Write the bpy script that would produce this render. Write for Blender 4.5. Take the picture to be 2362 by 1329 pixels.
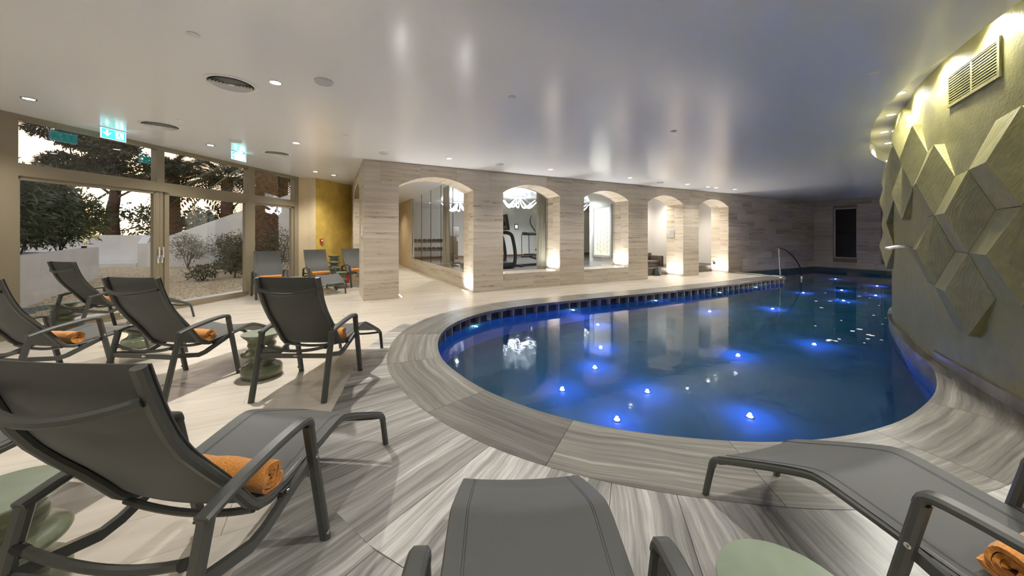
import bpy, bmesh, math, random
from math import sin, cos, pi, sqrt, atan2, hypot
from mathutils import Vector, Matrix, geometry

for o in list(bpy.data.objects):
    bpy.data.objects.remove(o)
S = bpy.context.scene
COL = S.collection
rnd = random.Random(7)

# ------------------------------------------------------------------ camera
CAM_H = 1.35
cam_d = bpy.data.cameras.new('camera')
cam = bpy.data.objects.new('camera', cam_d)
COL.objects.link(cam)
cam.location = (0, 0, CAM_H)
cam.rotation_euler = (pi / 2, 0, 0)
cam_d.sensor_width = 36
cam_d.lens = 813 / 2362 * 36
cam_d.shift_y = -117.5 / 2362
cam_d.clip_start = 0.02
cam_d.clip_end = 400
S.camera = cam

# ------------------------------------------------------------------ view
S.view_settings.view_transform = 'Standard'
S.view_settings.look = 'None'
S.view_settings.gamma = 1
S.view_settings.use_curve_mapping = False
S.view_settings.exposure = 1.22
try:
    S.cycles.use_denoising = True
    S.cycles.use_adaptive_sampling = True
    S.cycles.adaptive_threshold = 0.06
    S.cycles.adaptive_min_samples = 28
    S.cycles.max_bounces = 7
    S.cycles.diffuse_bounces = 3
    S.cycles.glossy_bounces = 3
    S.cycles.transmission_bounces = 6
    S.cycles.transparent_max_bounces = 10
    S.cycles.sample_clamp_indirect = 6
    S.cycles.blur_glossy = 0.5
except Exception:
    pass

# ------------------------------------------------------------------ world: dusk sky with the sun low over the garden
SUN_DIR = Vector((-881 / 813, 1, 82 / 813)).normalized()
SKY_STRENGTH = 0.46
LAMP = 1.0            # overall strength of the room's lamps
W = bpy.data.worlds.new('dusk_sky')
S.world = W
W.use_nodes = True
nt = W.node_tree
nt.nodes.clear()


def nd(t, typ, **kw):
    n = t.nodes.new(typ)
    for k, v in kw.items():
        setattr(n, k, v)
    return n


tc = nd(nt, 'ShaderNodeTexCoord')
sep = nd(nt, 'ShaderNodeSeparateXYZ')
nt.links.new(tc.outputs['Generated'], sep.inputs[0])
rp = nd(nt, 'ShaderNodeValToRGB')
nt.links.new(sep.outputs['Z'], rp.inputs[0])
el = rp.color_ramp.elements
el[0].position = 0.0
el[0].color = (0.86, 0.60, 0.42, 1)
el[1].position = 0.6
el[1].color = (0.72, 0.74, 0.80, 1)
e = el.new(0.10); e.color = (0.92, 0.82, 0.73, 1)
e = el.new(0.26); e.color = (0.86, 0.83, 0.81, 1)
dot = nd(nt, 'ShaderNodeVectorMath', operation='DOT_PRODUCT')
nt.links.new(tc.outputs['Generated'], dot.inputs[0])
dot.inputs[1].default_value = SUN_DIR


def powr(exp, col, mul):
    mx = nd(nt, 'ShaderNodeMath', operation='MAXIMUM')
    nt.links.new(dot.outputs['Value'], mx.inputs[0]); mx.inputs[1].default_value = 0
    p = nd(nt, 'ShaderNodeMath', operation='POWER')
    nt.links.new(mx.outputs[0], p.inputs[0]); p.inputs[1].default_value = exp
    m = nd(nt, 'ShaderNodeMath', operation='MULTIPLY')
    nt.links.new(p.outputs[0], m.inputs[0]); m.inputs[1].default_value = mul
    c = nd(nt, 'ShaderNodeMix', data_type='RGBA', blend_type='MULTIPLY')
    c.inputs[0].default_value = 1
    c.inputs[6].default_value = col + (1,)
    nt.links.new(m.outputs[0], c.inputs[7])
    return c.outputs[2]


def addc(a, b):
    c = nd(nt, 'ShaderNodeMix', data_type='RGBA', blend_type='ADD')
    c.inputs[0].default_value = 1
    nt.links.new(a, c.inputs[6]); nt.links.new(b, c.inputs[7])
    return c.outputs[2]


skyc = addc(addc(addc(rp.outputs[0], powr(14, (1.0, 0.42, 0.18), 0.7)), powr(220, (1.0, 0.62, 0.3), 7.0)), powr(3500, (1.0, 0.85, 0.6), 60.0))
bg = nd(nt, 'ShaderNodeBackground')
nt.links.new(skyc, bg.inputs[0])
bg.inputs[1].default_value = SKY_STRENGTH
wo = nd(nt, 'ShaderNodeOutputWorld')
nt.links.new(bg.outputs[0], wo.inputs[0])
sun_d = bpy.data.lights.new('sun', 'SUN')
sun_d.energy = 0.25
sun_d.color = (1.0, 0.62, 0.36)
sun_d.angle = 0.03
sun_o = bpy.data.objects.new('sun', sun_d)
COL.objects.link(sun_o)
sun_o.rotation_euler = SUN_DIR.to_track_quat('Z', 'Y').to_euler()

# ------------------------------------------------------------------ mesh helpers


class MB:
    """collects vertices and faces (with a uv per vertex); build() links them as one mesh object"""

    def __init__(self):
        self.v, self.f, self.uv = [], [], []

    def vert(self, p, uv=None):
        self.v.append(tuple(p))
        self.uv.append(uv if uv is not None else (p[0], p[1]))
        return len(self.v) - 1

    def face(self, *i):
        self.f.append(tuple(i))

    def quad(self, a, b, c, d):
        i = [self.vert(p) for p in (a, b, c, d)]
        self.f.append(tuple(i))

    def box(self, cx, cy, cz, sx, sy, sz, rz=0.0):
        c, s = cos(rz), sin(rz)
        self.obox((cx, cy, cz), (c, s, 0), (-s, c, 0), (0, 0, 1), sx / 2, sy / 2, sz / 2)
        return self

    def obox(self, c, ax, ay, az, hx, hy, hz, bev=0.0):
        c, ax, ay, az = Vector(c), Vector(ax), Vector(ay), Vector(az)
        k = len(self.v)
        for z in (-1, 1):
            for x, y in ((-1, -1), (1, -1), (1, 1), (-1, 1)):
                self.vert(c + ax * (x * hx) + ay * (y * hy) + az * (z * hz), (x * hx, y * hy))
        for q in ((3, 2, 1, 0), (4, 5, 6, 7), (0, 1, 5, 4), (1, 2, 6, 5), (2, 3, 7, 6), (3, 0, 4, 7)):
            self.f.append(tuple(k + i for i in q))
        return self

    def bar(self, a, b, w, h, ref=(0, 0, 1)):
        return self.sweep([a, b], w, h, ref, rnd_=False)

    def sweep(self, pts, w, h, ref=(1, 0, 0), rnd_=True, closed=False, taper=None):
        """sweeps a (rounded) rectangle; w is measured along ref, h across it"""
        pts = [Vector(p) for p in pts]
        n = len(pts)
        if rnd_:
            b = 0.3 * min(w, h)
            sec = []
            for sx, sy in ((1, 1), (-1, 1), (-1, -1), (1, -1)):
                e1 = (sx * w / 2, sy * (h / 2 - b)); e2 = (sx * (w / 2 - b), sy * h / 2)
                sec += [e1, e2] if sx * sy > 0 else [e2, e1]
        else:
            sec = [(w / 2, h / 2), (-w / 2, h / 2), (-w / 2, -h / 2), (w / 2, -h / 2)]
        ns = len(sec)
        k = len(self.v)
        ref = Vector(ref).normalized()
        L = 0
        for i, p in enumerate(pts):
            if closed:
                t = pts[(i + 1) % n] - pts[i - 1]
            else:
                t = pts[min(i + 1, n - 1)] - pts[max(i - 1, 0)]
            t.normalize()
            r = (ref - t * ref.dot(t)).normalized()
            u = t.cross(r)
            m = 1.0
            if 0 < i < n - 1 and not closed:
                a1 = (pts[i] - pts[i - 1]).normalized(); a2 = (pts[i + 1] - pts[i]).normalized()
                m = 1 / max(0.75, sqrt(max(0.0, (1 + a1.dot(a2)) / 2)))
            if i:
                L += (pts[i] - pts[i - 1]).length
            tp = taper(i / (n - 1)) if taper else 1.0
            for j, (x, y) in enumerate(sec):
                self.vert(p + r * (x * tp) + u * (y * m * tp), (L, j * 0.02))
        for i in range(n if closed else n - 1):
            for j in range(ns):
                a = k + i * ns + j; b_ = k + i * ns + (j + 1) % ns
                c_ = k + ((i + 1) % n) * ns + (j + 1) % ns; d = k + ((i + 1) % n) * ns + j
                self.f.append((a, b_, c_, d))
        if not closed:
            self.f.append(tuple(k + j for j in reversed(range(ns))))
            self.f.append(tuple(k + (n - 1) * ns + j for j in range(ns)))
        return self

    def tube(self, pts, r, n=8, closed=False, taper=None):
        pts = [Vector(p) for p in pts]
        m = len(pts)
        k = len(self.v)
        up = Vector((0, 0, 1))
        t0 = (pts[1] - pts[0]).normalized()
        if abs(t0.dot(up)) > 0.9:
            up = Vector((1, 0, 0))
        rv = (up - t0 * up.dot(t0)).normalized()
        L = 0
        for i, p in enumerate(pts):
            t = (pts[(i + 1) % m] - pts[i - 1]) if closed else (pts[min(i + 1, m - 1)] - pts[max(i - 1, 0)])
            t.normalize()
            rv = (rv - t * rv.dot(t)).normalized()
            u = t.cross(rv)
            rr = r * (taper(i / (m - 1)) if taper else 1)
            if i:
                L += (pts[i] - pts[i - 1]).length
            for j in range(n):
                a = 2 * pi * j / n
                self.vert(p + rv * (cos(a) * rr) + u * (sin(a) * rr), (L, a * rr))
        for i in range(m if closed else m - 1):
            for j in range(n):
                self.f.append((k + i * n + j, k + i * n + (j + 1) % n, k + ((i + 1) % m) * n + (j + 1) % n, k + ((i + 1) % m) * n + j))
        if not closed:
            self.f.append(tuple(k + j for j in reversed(range(n))))
            self.f.append(tuple(k + (m - 1) * n + j for j in range(n)))
        return self

    def lathe(self, prof, n=32, c=(0, 0, 0), cap=True, ax=None):
        """revolves (r, z) pairs about z (or about the axis frame ax = (x, y, z) vectors)"""
        k = len(self.v)
        if ax:
            X, Y, Z = [Vector(a) for a in ax]
        else:
            X, Y, Z = Vector((1, 0, 0)), Vector((0, 1, 0)), Vector((0, 0, 1))
        c = Vector(c)
        for r, z in prof:
            for j in range(n):
                a = 2 * pi * j / n
                self.vert(c + X * (r * cos(a)) + Y * (r * sin(a)) + Z * z, (a * 0.16, z))
        for i in range(len(prof) - 1):
            for j in range(n):
                self.f.append((k + i * n + j, k + i * n + (j + 1) % n, k + (i + 1) * n + (j + 1) % n, k + (i + 1) * n + j))
        if cap:
            self.f.append(tuple(k + j for j in reversed(range(n))))
            self.f.append(tuple(k + (len(prof) - 1) * n + j for j in range(n)))
        return self

    def prism(self, poly, z0, z1, uvf=None, M=None):
        """extrudes a 2D polygon between z0 and z1; M maps (x, y, z) to the final point"""
        k = len(self.v)
        n = len(poly)
        for z in (z0, z1):
            for x, y in poly:
                p = (x, y, z)
                self.vert(M(*p) if M else p, uvf(x, y) if uvf else (x, y))
        self.f.append(tuple(k + i for i in reversed(range(n))))
        self.f.append(tuple(k + n + i for i in range(n)))
        for i in range(n):
            self.f.append((k + i, k + (i + 1) % n, k + n + (i + 1) % n, k + n + i))
        return self

    def leaf(self, p, d, up, L, w):
        p, d = Vector(p), Vector(d).normalized()
        s = d.cross(up)
        if s.length < 1e-4:
            s = d.cross(Vector((1, 0, 0.1)))
        s.normalize()
        k = len(self.v)
        m = p + d * (L * .45)
        for q in (p, m + s * (w / 2), p + d * L, m - s * (w / 2)):
            self.v.append(tuple(q)); self.uv.append((0, 0))
        self.f.append((k, k + 1, k + 2, k + 3))

    def mesh(self, name, mat, smooth=None, recalc=True):
        me = bpy.data.meshes.new(name)
        me.from_pydata(self.v, [], self.f)
        uvl = me.uv_layers.new(name='UVMap')
        idx = [0] * len(me.loops)
        me.loops.foreach_get('vertex_index', idx)
        flat = [c for i in idx for c in self.uv[i]]
        uvl.data.foreach_set('uv', flat)
        if recalc:
            bm = bmesh.new(); bm.from_mesh(me)
            bmesh.ops.recalc_face_normals(bm, faces=bm.faces[:])
            bm.to_mesh(me); bm.free()
        if smooth is not None:
            me.polygons.foreach_set('use_smooth', [True] * len(me.polygons))
            if smooth < 180:
                me.set_sharp_from_angle(angle=math.radians(smooth))
        if mat:
            me.materials.append(mat)
        return me

    def build(self, name, mat, parent=None, smooth=None, recalc=True):
        return link(name, self.mesh(name, mat, smooth, recalc), parent)


def link(name, me, parent=None, loc=None, rz=None):
    o = bpy.data.objects.new(name, me)
    COL.objects.link(o)
    if parent is not None:
        o.parent = parent
    if loc is not None:
        o.location = loc
    if rz is not None:
        o.rotation_euler = (0, 0, rz)
    return o


def empty(name, loc=(0, 0, 0), rz=0.0):
    o = bpy.data.objects.new(name, None)
    o.empty_display_size = 0.1
    COL.objects.link(o)
    o.location = loc
    o.rotation_euler = (0, 0, rz)
    return o


def tag(o, label, cat, group=None, kind=None):
    o['label'] = label
    o['category'] = cat
    if group:
        o['group'] = group
    if kind:
        o['kind'] = kind
    return o


def struct(o, label=None):
    o['kind'] = 'structure'
    if label:
        o['label'] = label
    return o


KIDS = {}


def children(o):
    return [c for c in bpy.data.objects if c.parent == o]


def copy_tree(o, kids, parent=None):
    """kids: {object: [children]} gathered once, so that copying stays quick"""
    c = o.copy()
    COL.objects.link(c)
    c.parent = parent
    for ch in kids.get(o.name, []):
        copy_tree(ch, kids, c)
    return c


def kid_map():
    m = {}
    for c in bpy.data.objects:
        if c.parent:
            m.setdefault(c.parent.name, []).append(c)
    return m


def clip(poly, p, n):
    """keeps the side of a 2D polygon where (q - p) . n >= 0"""
    out = []
    m = len(poly)
    for i in range(m):
        a, b = poly[i], poly[(i + 1) % m]
        da = (a[0] - p[0]) * n[0] + (a[1] - p[1]) * n[1]
        db = (b[0] - p[0]) * n[0] + (b[1] - p[1]) * n[1]
        if da >= 0:
            out.append(a)
        if da * db < 0:
            t = da / (da - db)
            out.append((a[0] + (b[0] - a[0]) * t, a[1] + (b[1] - a[1]) * t))
    return out


def inside(poly, x, y):
    r = False
    j = len(poly) - 1
    for i in range(len(poly)):
        (xi, yi), (xj, yj) = poly[i], poly[j]
        if (yi > y) != (yj > y) and x < (xj - xi) * (y - yi) / (yj - yi) + xi:
            r = not r
        j = i
    return r


def area(poly):
    return 0.5 * sum(poly[i - 1][0] * poly[i][1] - poly[i][0] * poly[i - 1][1] for i in range(len(poly)))


def spline(pts, step=0.06, closed=False):
    """Catmull-Rom through pts, resampled at about equal steps"""
    P = [Vector(p) for p in pts]
    n = len(P)
    out = []
    for i in range(n if closed else n - 1):
        p0 = P[i - 1] if (closed or i > 0) else P[0] * 2 - P[1]
        p1, p2 = P[i], P[(i + 1) % n]
        p3 = P[(i + 2) % n] if (closed or i + 2 < n) else P[-1] * 2 - P[-2]
        t1 = max((p1 - p0).length, 1e-5) ** .5
        t2 = max((p2 - p1).length, 1e-5) ** .5
        t3 = max((p3 - p2).length, 1e-5) ** .5
        m1 = ((p1 - p0) / t1 - (p2 - p0) / (t1 + t2) + (p2 - p1) / t2) * t2
        m2 = ((p2 - p1) / t2 - (p3 - p1) / (t2 + t3) + (p3 - p2) / t3) * t2
        k = max(2, int((p2 - p1).length / step))
        for j in range(k):
            t = j / k
            h = (2 * t ** 3 - 3 * t ** 2 + 1, t ** 3 - 2 * t ** 2 + t, -2 * t ** 3 + 3 * t ** 2, t ** 3 - t ** 2)
            out.append(p1 * h[0] + m1 * h[1] + p2 * h[2] + m2 * h[3])
    if not closed:
        out.append(P[-1])
    return out


class Path2:
    """arc-length access to a 2D polyline: point, tangent and normal at u"""

    def __init__(self, pts):
        self.p = [Vector((q[0], q[1])) for q in pts]
        self.u = [0.0]
        for i in range(1, len(self.p)):
            self.u.append(self.u[-1] + (self.p[i] - self.p[i - 1]).length)
        self.L = self.u[-1]

    def at(self, u):
        import bisect
        i = max(1, min(len(self.p) - 1, bisect.bisect_left(self.u, u)))
        t = (u - self.u[i - 1]) / max(1e-9, self.u[i] - self.u[i - 1])
        return self.p[i - 1].lerp(self.p[i], max(-2, min(3, t)))

    def tan(self, u, e=0.12):
        d = self.at(min(self.L, u + e)) - self.at(max(0, u - e))
        return d.normalized()

    def nearest(self, x, y):
        q = Vector((x, y))
        best = min(range(len(self.p)), key=lambda i: (self.p[i] - q).length_squared)
        return self.u[best]


# ------------------------------------------------------------------ materials
def new_mat(name):
    m = bpy.data.materials.new(name)
    m.use_nodes = True
    t = m.node_tree
    b = t.nodes['Principled BSDF']
    return m, t, b


def simple(name, col, rough=0.5, metal=0.0, spec=0.5, bump=None, var=None, coat=0.0):
    """bump = (scale, strength); var = (scale, amount) darkens and lightens the colour with noise"""
    m, t, b = new_mat(name)
    b.inputs['Base Color'].default_value = tuple(col) + (1,)
    b.inputs['Roughness'].default_value = rough
    b.inputs['Metallic'].default_value = metal
    b.inputs['Specular IOR Level'].default_value = spec
    b.inputs['Coat Weight'].default_value = coat
    if bump or var:
        tc = nd(t, 'ShaderNodeTexCoord')
    if var:
        n = nd(t, 'ShaderNodeTexNoise')
        n.inputs['Scale'].default_value = var[0]; n.inputs['Detail'].default_value = 5
        t.links.new(tc.outputs['Object'], n.inputs['Vector'])
        r = nd(t, 'ShaderNodeValToRGB')
        r.color_ramp.elements[0].position = .3; r.color_ramp.elements[1].position = .7
        r.color_ramp.elements[0].color = tuple(c * (1 - var[1]) for c in col) + (1,)
        r.color_ramp.elements[1].color = tuple(min(1, c * (1 + var[1])) for c in col) + (1,)
        t.links.new(n.outputs[0], r.inputs[0]); t.links.new(r.outputs[0], b.inputs['Base Color'])
    if bump:
        n = nd(t, 'ShaderNodeTexNoise')
        n.inputs['Scale'].default_value = bump[0]; n.inputs['Detail'].default_value = 4
        t.links.new(tc.outputs['Object'], n.inputs['Vector'])
        bp = nd(t, 'ShaderNodeBump')
        bp.inputs['Strength'].default_value = bump[1]; bp.inputs['Distance'].default_value = 0.02
        t.links.new(n.outputs[0], bp.inputs['Height']); t.links.new(bp.outputs[0], b.inputs['Normal'])
    return m


def emis(name, col, strength, base=None):
    m, t, b = new_mat(name)
    b.inputs['Base Color'].default_value = tuple(base or col) + (1,)
    b.inputs['Emission Color'].default_value = tuple(col) + (1,)
    b.inputs['Emission Strength'].default_value = strength
    return m


def travertine(name, cols, sx, sy, rough=0.3, contrast=1.0, pit=0.0, wob=0.12, fine=1.0, tint=0.12, rgh=0.62):
    """banded stone: uv x runs along the veins; cols dark to light as (pos, rgb)"""
    m, t, b = new_mat(name)
    uv = nd(t, 'ShaderNodeUVMap'); uv.uv_map = 'UVMap'
    oi = nd(t, 'ShaderNodeObjectInfo')
    off = nd(t, 'ShaderNodeVectorMath', operation='SCALE')
    off.inputs[0].default_value = (37.0, 91.0, 53.0)
    t.links.new(oi.outputs['Random'], off.inputs['Scale'])
    add = nd(t, 'ShaderNodeVectorMath', operation='ADD')
    t.links.new(uv.outputs[0], add.inputs[0]); t.links.new(off.outputs[0], add.inputs[1])
    # a slow wobble of the veins
    wn = nd(t, 'ShaderNodeTexNoise')
    wn.inputs['Scale'].default_value = 1.6; wn.inputs['Detail'].default_value = 3
    t.links.new(add.outputs[0], wn.inputs['Vector'])
    ws = nd(t, 'ShaderNodeVectorMath', operation='SCALE'); ws.inputs['Scale'].default_value = wob
    t.links.new(wn.outputs['Color'], ws.inputs[0])
    add2 = nd(t, 'ShaderNodeVectorMath', operation='ADD')
    t.links.new(add.outputs[0], add2.inputs[0]); t.links.new(ws.outputs[0], add2.inputs[1])
    mp = nd(t, 'ShaderNodeMapping'); mp.inputs['Scale'].default_value = (sx, sy, 1)
    t.links.new(add2.outputs[0], mp.inputs['Vector'])
    n1 = nd(t, 'ShaderNodeTexNoise')
    n1.inputs['Scale'].default_value = 1.0; n1.inputs['Detail'].default_value = 10
    n1.inputs['Roughness'].default_value = rgh
    t.links.new(mp.outputs[0], n1.inputs['Vector'])
    mp2 = nd(t, 'ShaderNodeMapping'); mp2.inputs['Scale'].default_value = (sx * 5, sy * 5, 1)
    t.links.new(add2.outputs[0], mp2.inputs['Vector'])
    n2 = nd(t, 'ShaderNodeTexNoise')
    n2.inputs['Scale'].default_value = 1.0; n2.inputs['Detail'].default_value = 6; n2.inputs['Roughness'].default_value = .6
    t.links.new(mp2.outputs[0], n2.inputs['Vector'])
    ma = nd(t, 'ShaderNodeMath', operation='MULTIPLY_ADD')
    t.links.new(n2.outputs[0], ma.inputs[0]); ma.inputs[1].default_value = 0.25 * fine
    t.links.new(n1.outputs[0], ma.inputs[2])
    # a shift of the whole slab, stone by stone
    ms = nd(t, 'ShaderNodeMath', operation='MULTIPLY_ADD')
    t.links.new(oi.outputs['Random'], ms.inputs[0]); ms.inputs[1].default_value = tint
    t.links.new(ma.outputs[0], ms.inputs[2])
    mr = nd(t, 'ShaderNodeMapRange')
    mid = 0.5 + 0.125 * fine + tint / 2
    mr.inputs['From Min'].default_value = mid - 0.26 / contrast
    mr.inputs['From Max'].default_value = mid + 0.26 / contrast
    t.links.new(ms.outputs[0], mr.inputs['Value'])
    r = nd(t, 'ShaderNodeValToRGB')
    cr = r.color_ramp
    cr.elements[0].position = cols[0][0]; cr.elements[0].color = cols[0][1] + (1,)
    cr.elements[1].position = cols[-1][0]; cr.elements[1].color = cols[-1][1] + (1,)
    for p, c in cols[1:-1]:
        cr.elements.new(p).color = c + (1,)
    t.links.new(mr.outputs[0], r.inputs[0])
    out = r.outputs[0]
    if pit:
        mp3 = nd(t, 'ShaderNodeMapping'); mp3.inputs['Scale'].default_value = (sx * 9, sy * 3.2, 1)
        t.links.new(add2.outputs[0], mp3.inputs['Vector'])
        n3 = nd(t, 'ShaderNodeTexNoise')
        n3.inputs['Scale'].default_value = 1.0; n3.inputs['Detail'].default_value = 6; n3.inputs['Roughness'].default_value = 0.7
        t.links.new(mp3.outputs[0], n3.inputs['Vector'])
        # pits gather in bands
        pm = nd(t, 'ShaderNodeMath', operation='MULTIPLY_ADD')
        t.links.new(n1.outputs[0], pm.inputs[0]); pm.inputs[1].default_value = -0.8
        t.links.new(n3.outputs[0], pm.inputs[2])
        rr = nd(t, 'ShaderNodeMapRange')
        rr.inputs['From Min'].default_value = 0.235; rr.inputs['From Max'].default_value = 0.30
        t.links.new(pm.outputs[0], rr.inputs['Value'])
        sc = nd(t, 'ShaderNodeMath', operation='MULTIPLY'); sc.inputs[1].default_value = pit
        t.links.new(rr.outputs[0], sc.inputs[0])
        mx = nd(t, 'ShaderNodeMix', data_type='RGBA')
        mx.inputs[7].default_value = tuple(c * 0.42 for c in cols[0][1]) + (1,)
        t.links.new(sc.outputs[0], mx.inputs[0]); t.links.new(out, mx.inputs[6])
        out = mx.outputs[2]
    t.links.new(out, b.inputs['Base Color'])
    b.inputs['Roughness'].default_value = rough
    bp = nd(t, 'ShaderNodeBump'); bp.inputs['Strength'].default_value = 0.12; bp.inputs['Distance'].default_value = 0.004
    t.links.new(n2.outputs[0], bp.inputs['Height']); t.links.new(bp.outputs[0], b.inputs['Normal'])
    return m


M = {}
M['beige_floor'] = travertine('beige_travertine_floor', [(0.0, (.50, .43, .34)), (.45, (.64, .575, .48)), (1.0, (.76, .70, .61))], 0.5, 7, rough=.22, contrast=.7, wob=.05, tint=.1)
M['grey_floor'] = travertine('grey_travertine_floor', [(0.0, (.10, .097, .09)), (.3, (.25, .24, .22)), (.55, (.41, .395, .365)), (.75, (.63, .61, .57)), (1.0, (.82, .80, .76))], 0.45, 11, rough=.28, contrast=.88, wob=.11, fine=1.8, tint=.24, rgh=.7)
M['coping'] = travertine('grey_travertine_coping', [(0.0, (.075, .07, .06)), (.35, (.165, .155, .135)), (.65, (.255, .24, .21)), (1.0, (.48, .45, .395))], 0.5, 20, rough=.3, contrast=1.0, wob=.06, fine=1.5, tint=.16, rgh=.7)
M['wall_stone'] = travertine('beige_travertine_wall', [(0.0, (.35, .275, .185)), (.3, (.50, .415, .31)), (.6, (.60, .53, .425)), (1.0, (.69, .63, .535))], 0.55, 12, rough=.45, contrast=.85, pit=.75, wob=.03, tint=.12)
M['wall_stone_grey'] = travertine('grey_beige_travertine_wall', [(0.0, (.26, .21, .16)), (.3, (.42, .355, .28)), (.6, (.52, .45, .37)), (1.0, (.60, .53, .45))], 0.6, 13, rough=.5, contrast=.8, pit=.45, wob=.03, tint=.34)
M['grout'] = simple('pale_grout', (.60, .55, .46), .8)
M['grout_grey'] = simple('grey_grout', (.33, .31, .27), .8)
M['joint'] = simple('stone_joint', (.22, .17, .11), .9)


def ceiling_mat():
    m, t, b = new_mat('satin_ceiling')
    b.inputs['Base Color'].default_value = (.895, .905, .925, 1)
    b.inputs['Roughness'].default_value = .2
    b.inputs['Specular IOR Level'].default_value = 1.0
    tc = nd(t, 'ShaderNodeTexCoord')
    n = nd(t, 'ShaderNodeTexNoise'); n.inputs['Scale'].default_value = 1.1; n.inputs['Detail'].default_value = 2
    t.links.new(tc.outputs['Object'], n.inputs['Vector'])
    bp = nd(t, 'ShaderNodeBump'); bp.inputs['Strength'].default_value = .10; bp.inputs['Distance'].default_value = .03
    t.links.new(n.outputs[0], bp.inputs['Height']); t.links.new(bp.outputs[0], b.inputs['Normal'])
    return m


M['ceiling'] = ceiling_mat()
M['white_plaster'] = simple('white_plaster', (.74, .71, .66), .7)
M['cream_plaster'] = simple('cream_plaster', (.66, .53, .34), .6, var=(3, .06))
M['yellow_plaster'] = simple('ochre_plaster', (.60, .41, .085), .6, var=(5, .16), bump=(30, .15))
M['gold_plaster'] = simple('shaded_gold_green_plaster', (.275, .255, .09), .42, spec=.6, var=(7, .10), bump=(40, .12))  # same plaster as the panels, darkened for the shade they cast


def swirl_mat():
    m, t, b = new_mat('brushed_gold_plaster')
    tc = nd(t, 'ShaderNodeTexCoord')
    n = nd(t, 'ShaderNodeTexNoise'); n.inputs['Scale'].default_value = 5; n.inputs['Distortion'].default_value = 2.0
    t.links.new(tc.outputs['Object'], n.inputs['Vector'])
    w = nd(t, 'ShaderNodeTexWave'); w.wave_type = 'RINGS'
    w.inputs['Scale'].default_value = 9; w.inputs['Distortion'].default_value = 9; w.inputs['Detail'].default_value = 3; w.inputs['Detail Scale'].default_value = 1.2
    t.links.new(tc.outputs['Object'], w.inputs['Vector'])
    r = nd(t, 'ShaderNodeValToRGB')
    r.color_ramp.elements[0].position = .3; r.color_ramp.elements[0].color = (.265, .247, .088, 1)
    r.color_ramp.elements[1].position = .75; r.color_ramp.elements[1].color = (.35, .325, .125, 1)
    t.links.new(n.outputs[0], r.inputs[0]); t.links.new(r.outputs[0], b.inputs['Base Color'])
    b.inputs['Roughness'].default_value = .42
    bp = nd(t, 'ShaderNodeBump'); bp.inputs['Strength'].default_value = .18; bp.inputs['Distance'].default_value = .006
    t.links.new(w.outputs['Fac'], bp.inputs['Height']); t.links.new(bp.outputs[0], b.inputs['Normal'])
    return m


M['relief'] = swirl_mat()
M['frame'] = simple('taupe_aluminium', (.30, .25, .17), .4, spec=.4)
M['frame_dark'] = simple('dark_gasket', (.02, .02, .025), .5)


def glass_mat(name, tint=(.975, .985, .98), ior=1.5, rough=0.0, gloss=(1, 1, 1)):
    m, t, b = new_mat(name)
    t.nodes.remove(b)
    tr = nd(t, 'ShaderNodeBsdfTransparent'); tr.inputs[0].default_value = tint + (1,)
    gl = nd(t, 'ShaderNodeBsdfGlossy'); gl.inputs['Roughness'].default_value = rough
    gl.inputs[0].default_value = gloss + (1,)
    # Schlick reflectance, the same for both faces of the pane
    ge = nd(t, 'ShaderNodeNewGeometry')
    dp = nd(t, 'ShaderNodeVectorMath', operation='DOT_PRODUCT')
    t.links.new(ge.outputs['Incoming'], dp.inputs[0]); t.links.new(ge.outputs['Normal'], dp.inputs[1])
    ab = nd(t, 'ShaderNodeMath', operation='ABSOLUTE'); t.links.new(dp.outputs['Value'], ab.inputs[0])
    om = nd(t, 'ShaderNodeMath', operation='SUBTRACT'); om.inputs[0].default_value = 1; t.links.new(ab.outputs[0], om.inputs[1])
    pw = nd(t, 'ShaderNodeMath', operation='POWER'); t.links.new(om.outputs[0], pw.inputs[0]); pw.inputs[1].default_value = 5
    f0 = ((ior - 1) / (ior + 1)) ** 2
    fr = nd(t, 'ShaderNodeMath', operation='MULTIPLY_ADD'); t.links.new(pw.outputs[0], fr.inputs[0]); fr.inputs[1].default_value = 1 - f0; fr.inputs[2].default_value = f0
    mx = nd(t, 'ShaderNodeMixShader')
    t.links.new(fr.outputs[0], mx.inputs[0]); t.links.new(tr.outputs[0], mx.inputs[1]); t.links.new(gl.outputs[0], mx.inputs[2])
    t.links.new(mx.outputs[0], t.nodes['Material Output'].inputs[0])
    return m


M['glass'] = glass_mat('window_glass')
M['dark_glass'] = simple('dark_glass', (.012, .012, .014), .06, spec=.6)


def water_mat():
    m, t, b = new_mat('pool_water')
    t.nodes.remove(b)
    tc = nd(t, 'ShaderNodeTexCoord')
    n = nd(t, 'ShaderNodeTexNoise'); n.inputs['Scale'].default_value = 5.0; n.inputs['Detail'].default_value = 3
    t.links.new(tc.outputs['Object'], n.inputs['Vector'])
    bp = nd(t, 'ShaderNodeBump'); bp.inputs['Strength'].default_value = .12; bp.inputs['Distance'].default_value = .012
    t.links.new(n.outputs[0], bp.inputs['Height'])
    rf = nd(t, 'ShaderNodeBsdfRefraction'); rf.inputs['IOR'].default_value = 1.33; rf.inputs['Roughness'].default_value = 0.02
    rf.inputs[0].default_value = (.75, .93, .97, 1)
    gl = nd(t, 'ShaderNodeBsdfGlossy'); gl.inputs['Roughness'].default_value = .04
    fr = nd(t, 'ShaderNodeFresnel'); fr.inputs['IOR'].default_value = 1.33
    for q in (rf, gl, fr):
        t.links.new(bp.outputs[0], q.inputs['Normal'])
    mx = nd(t, 'ShaderNodeMixShader')
    t.links.new(fr.outputs[0], mx.inputs[0]); t.links.new(rf.outputs[0], mx.inputs[1]); t.links.new(gl.outputs[0], mx.inputs[2])
    t.links.new(mx.outputs[0], t.nodes['Material Output'].inputs[0])
    return m


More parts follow.
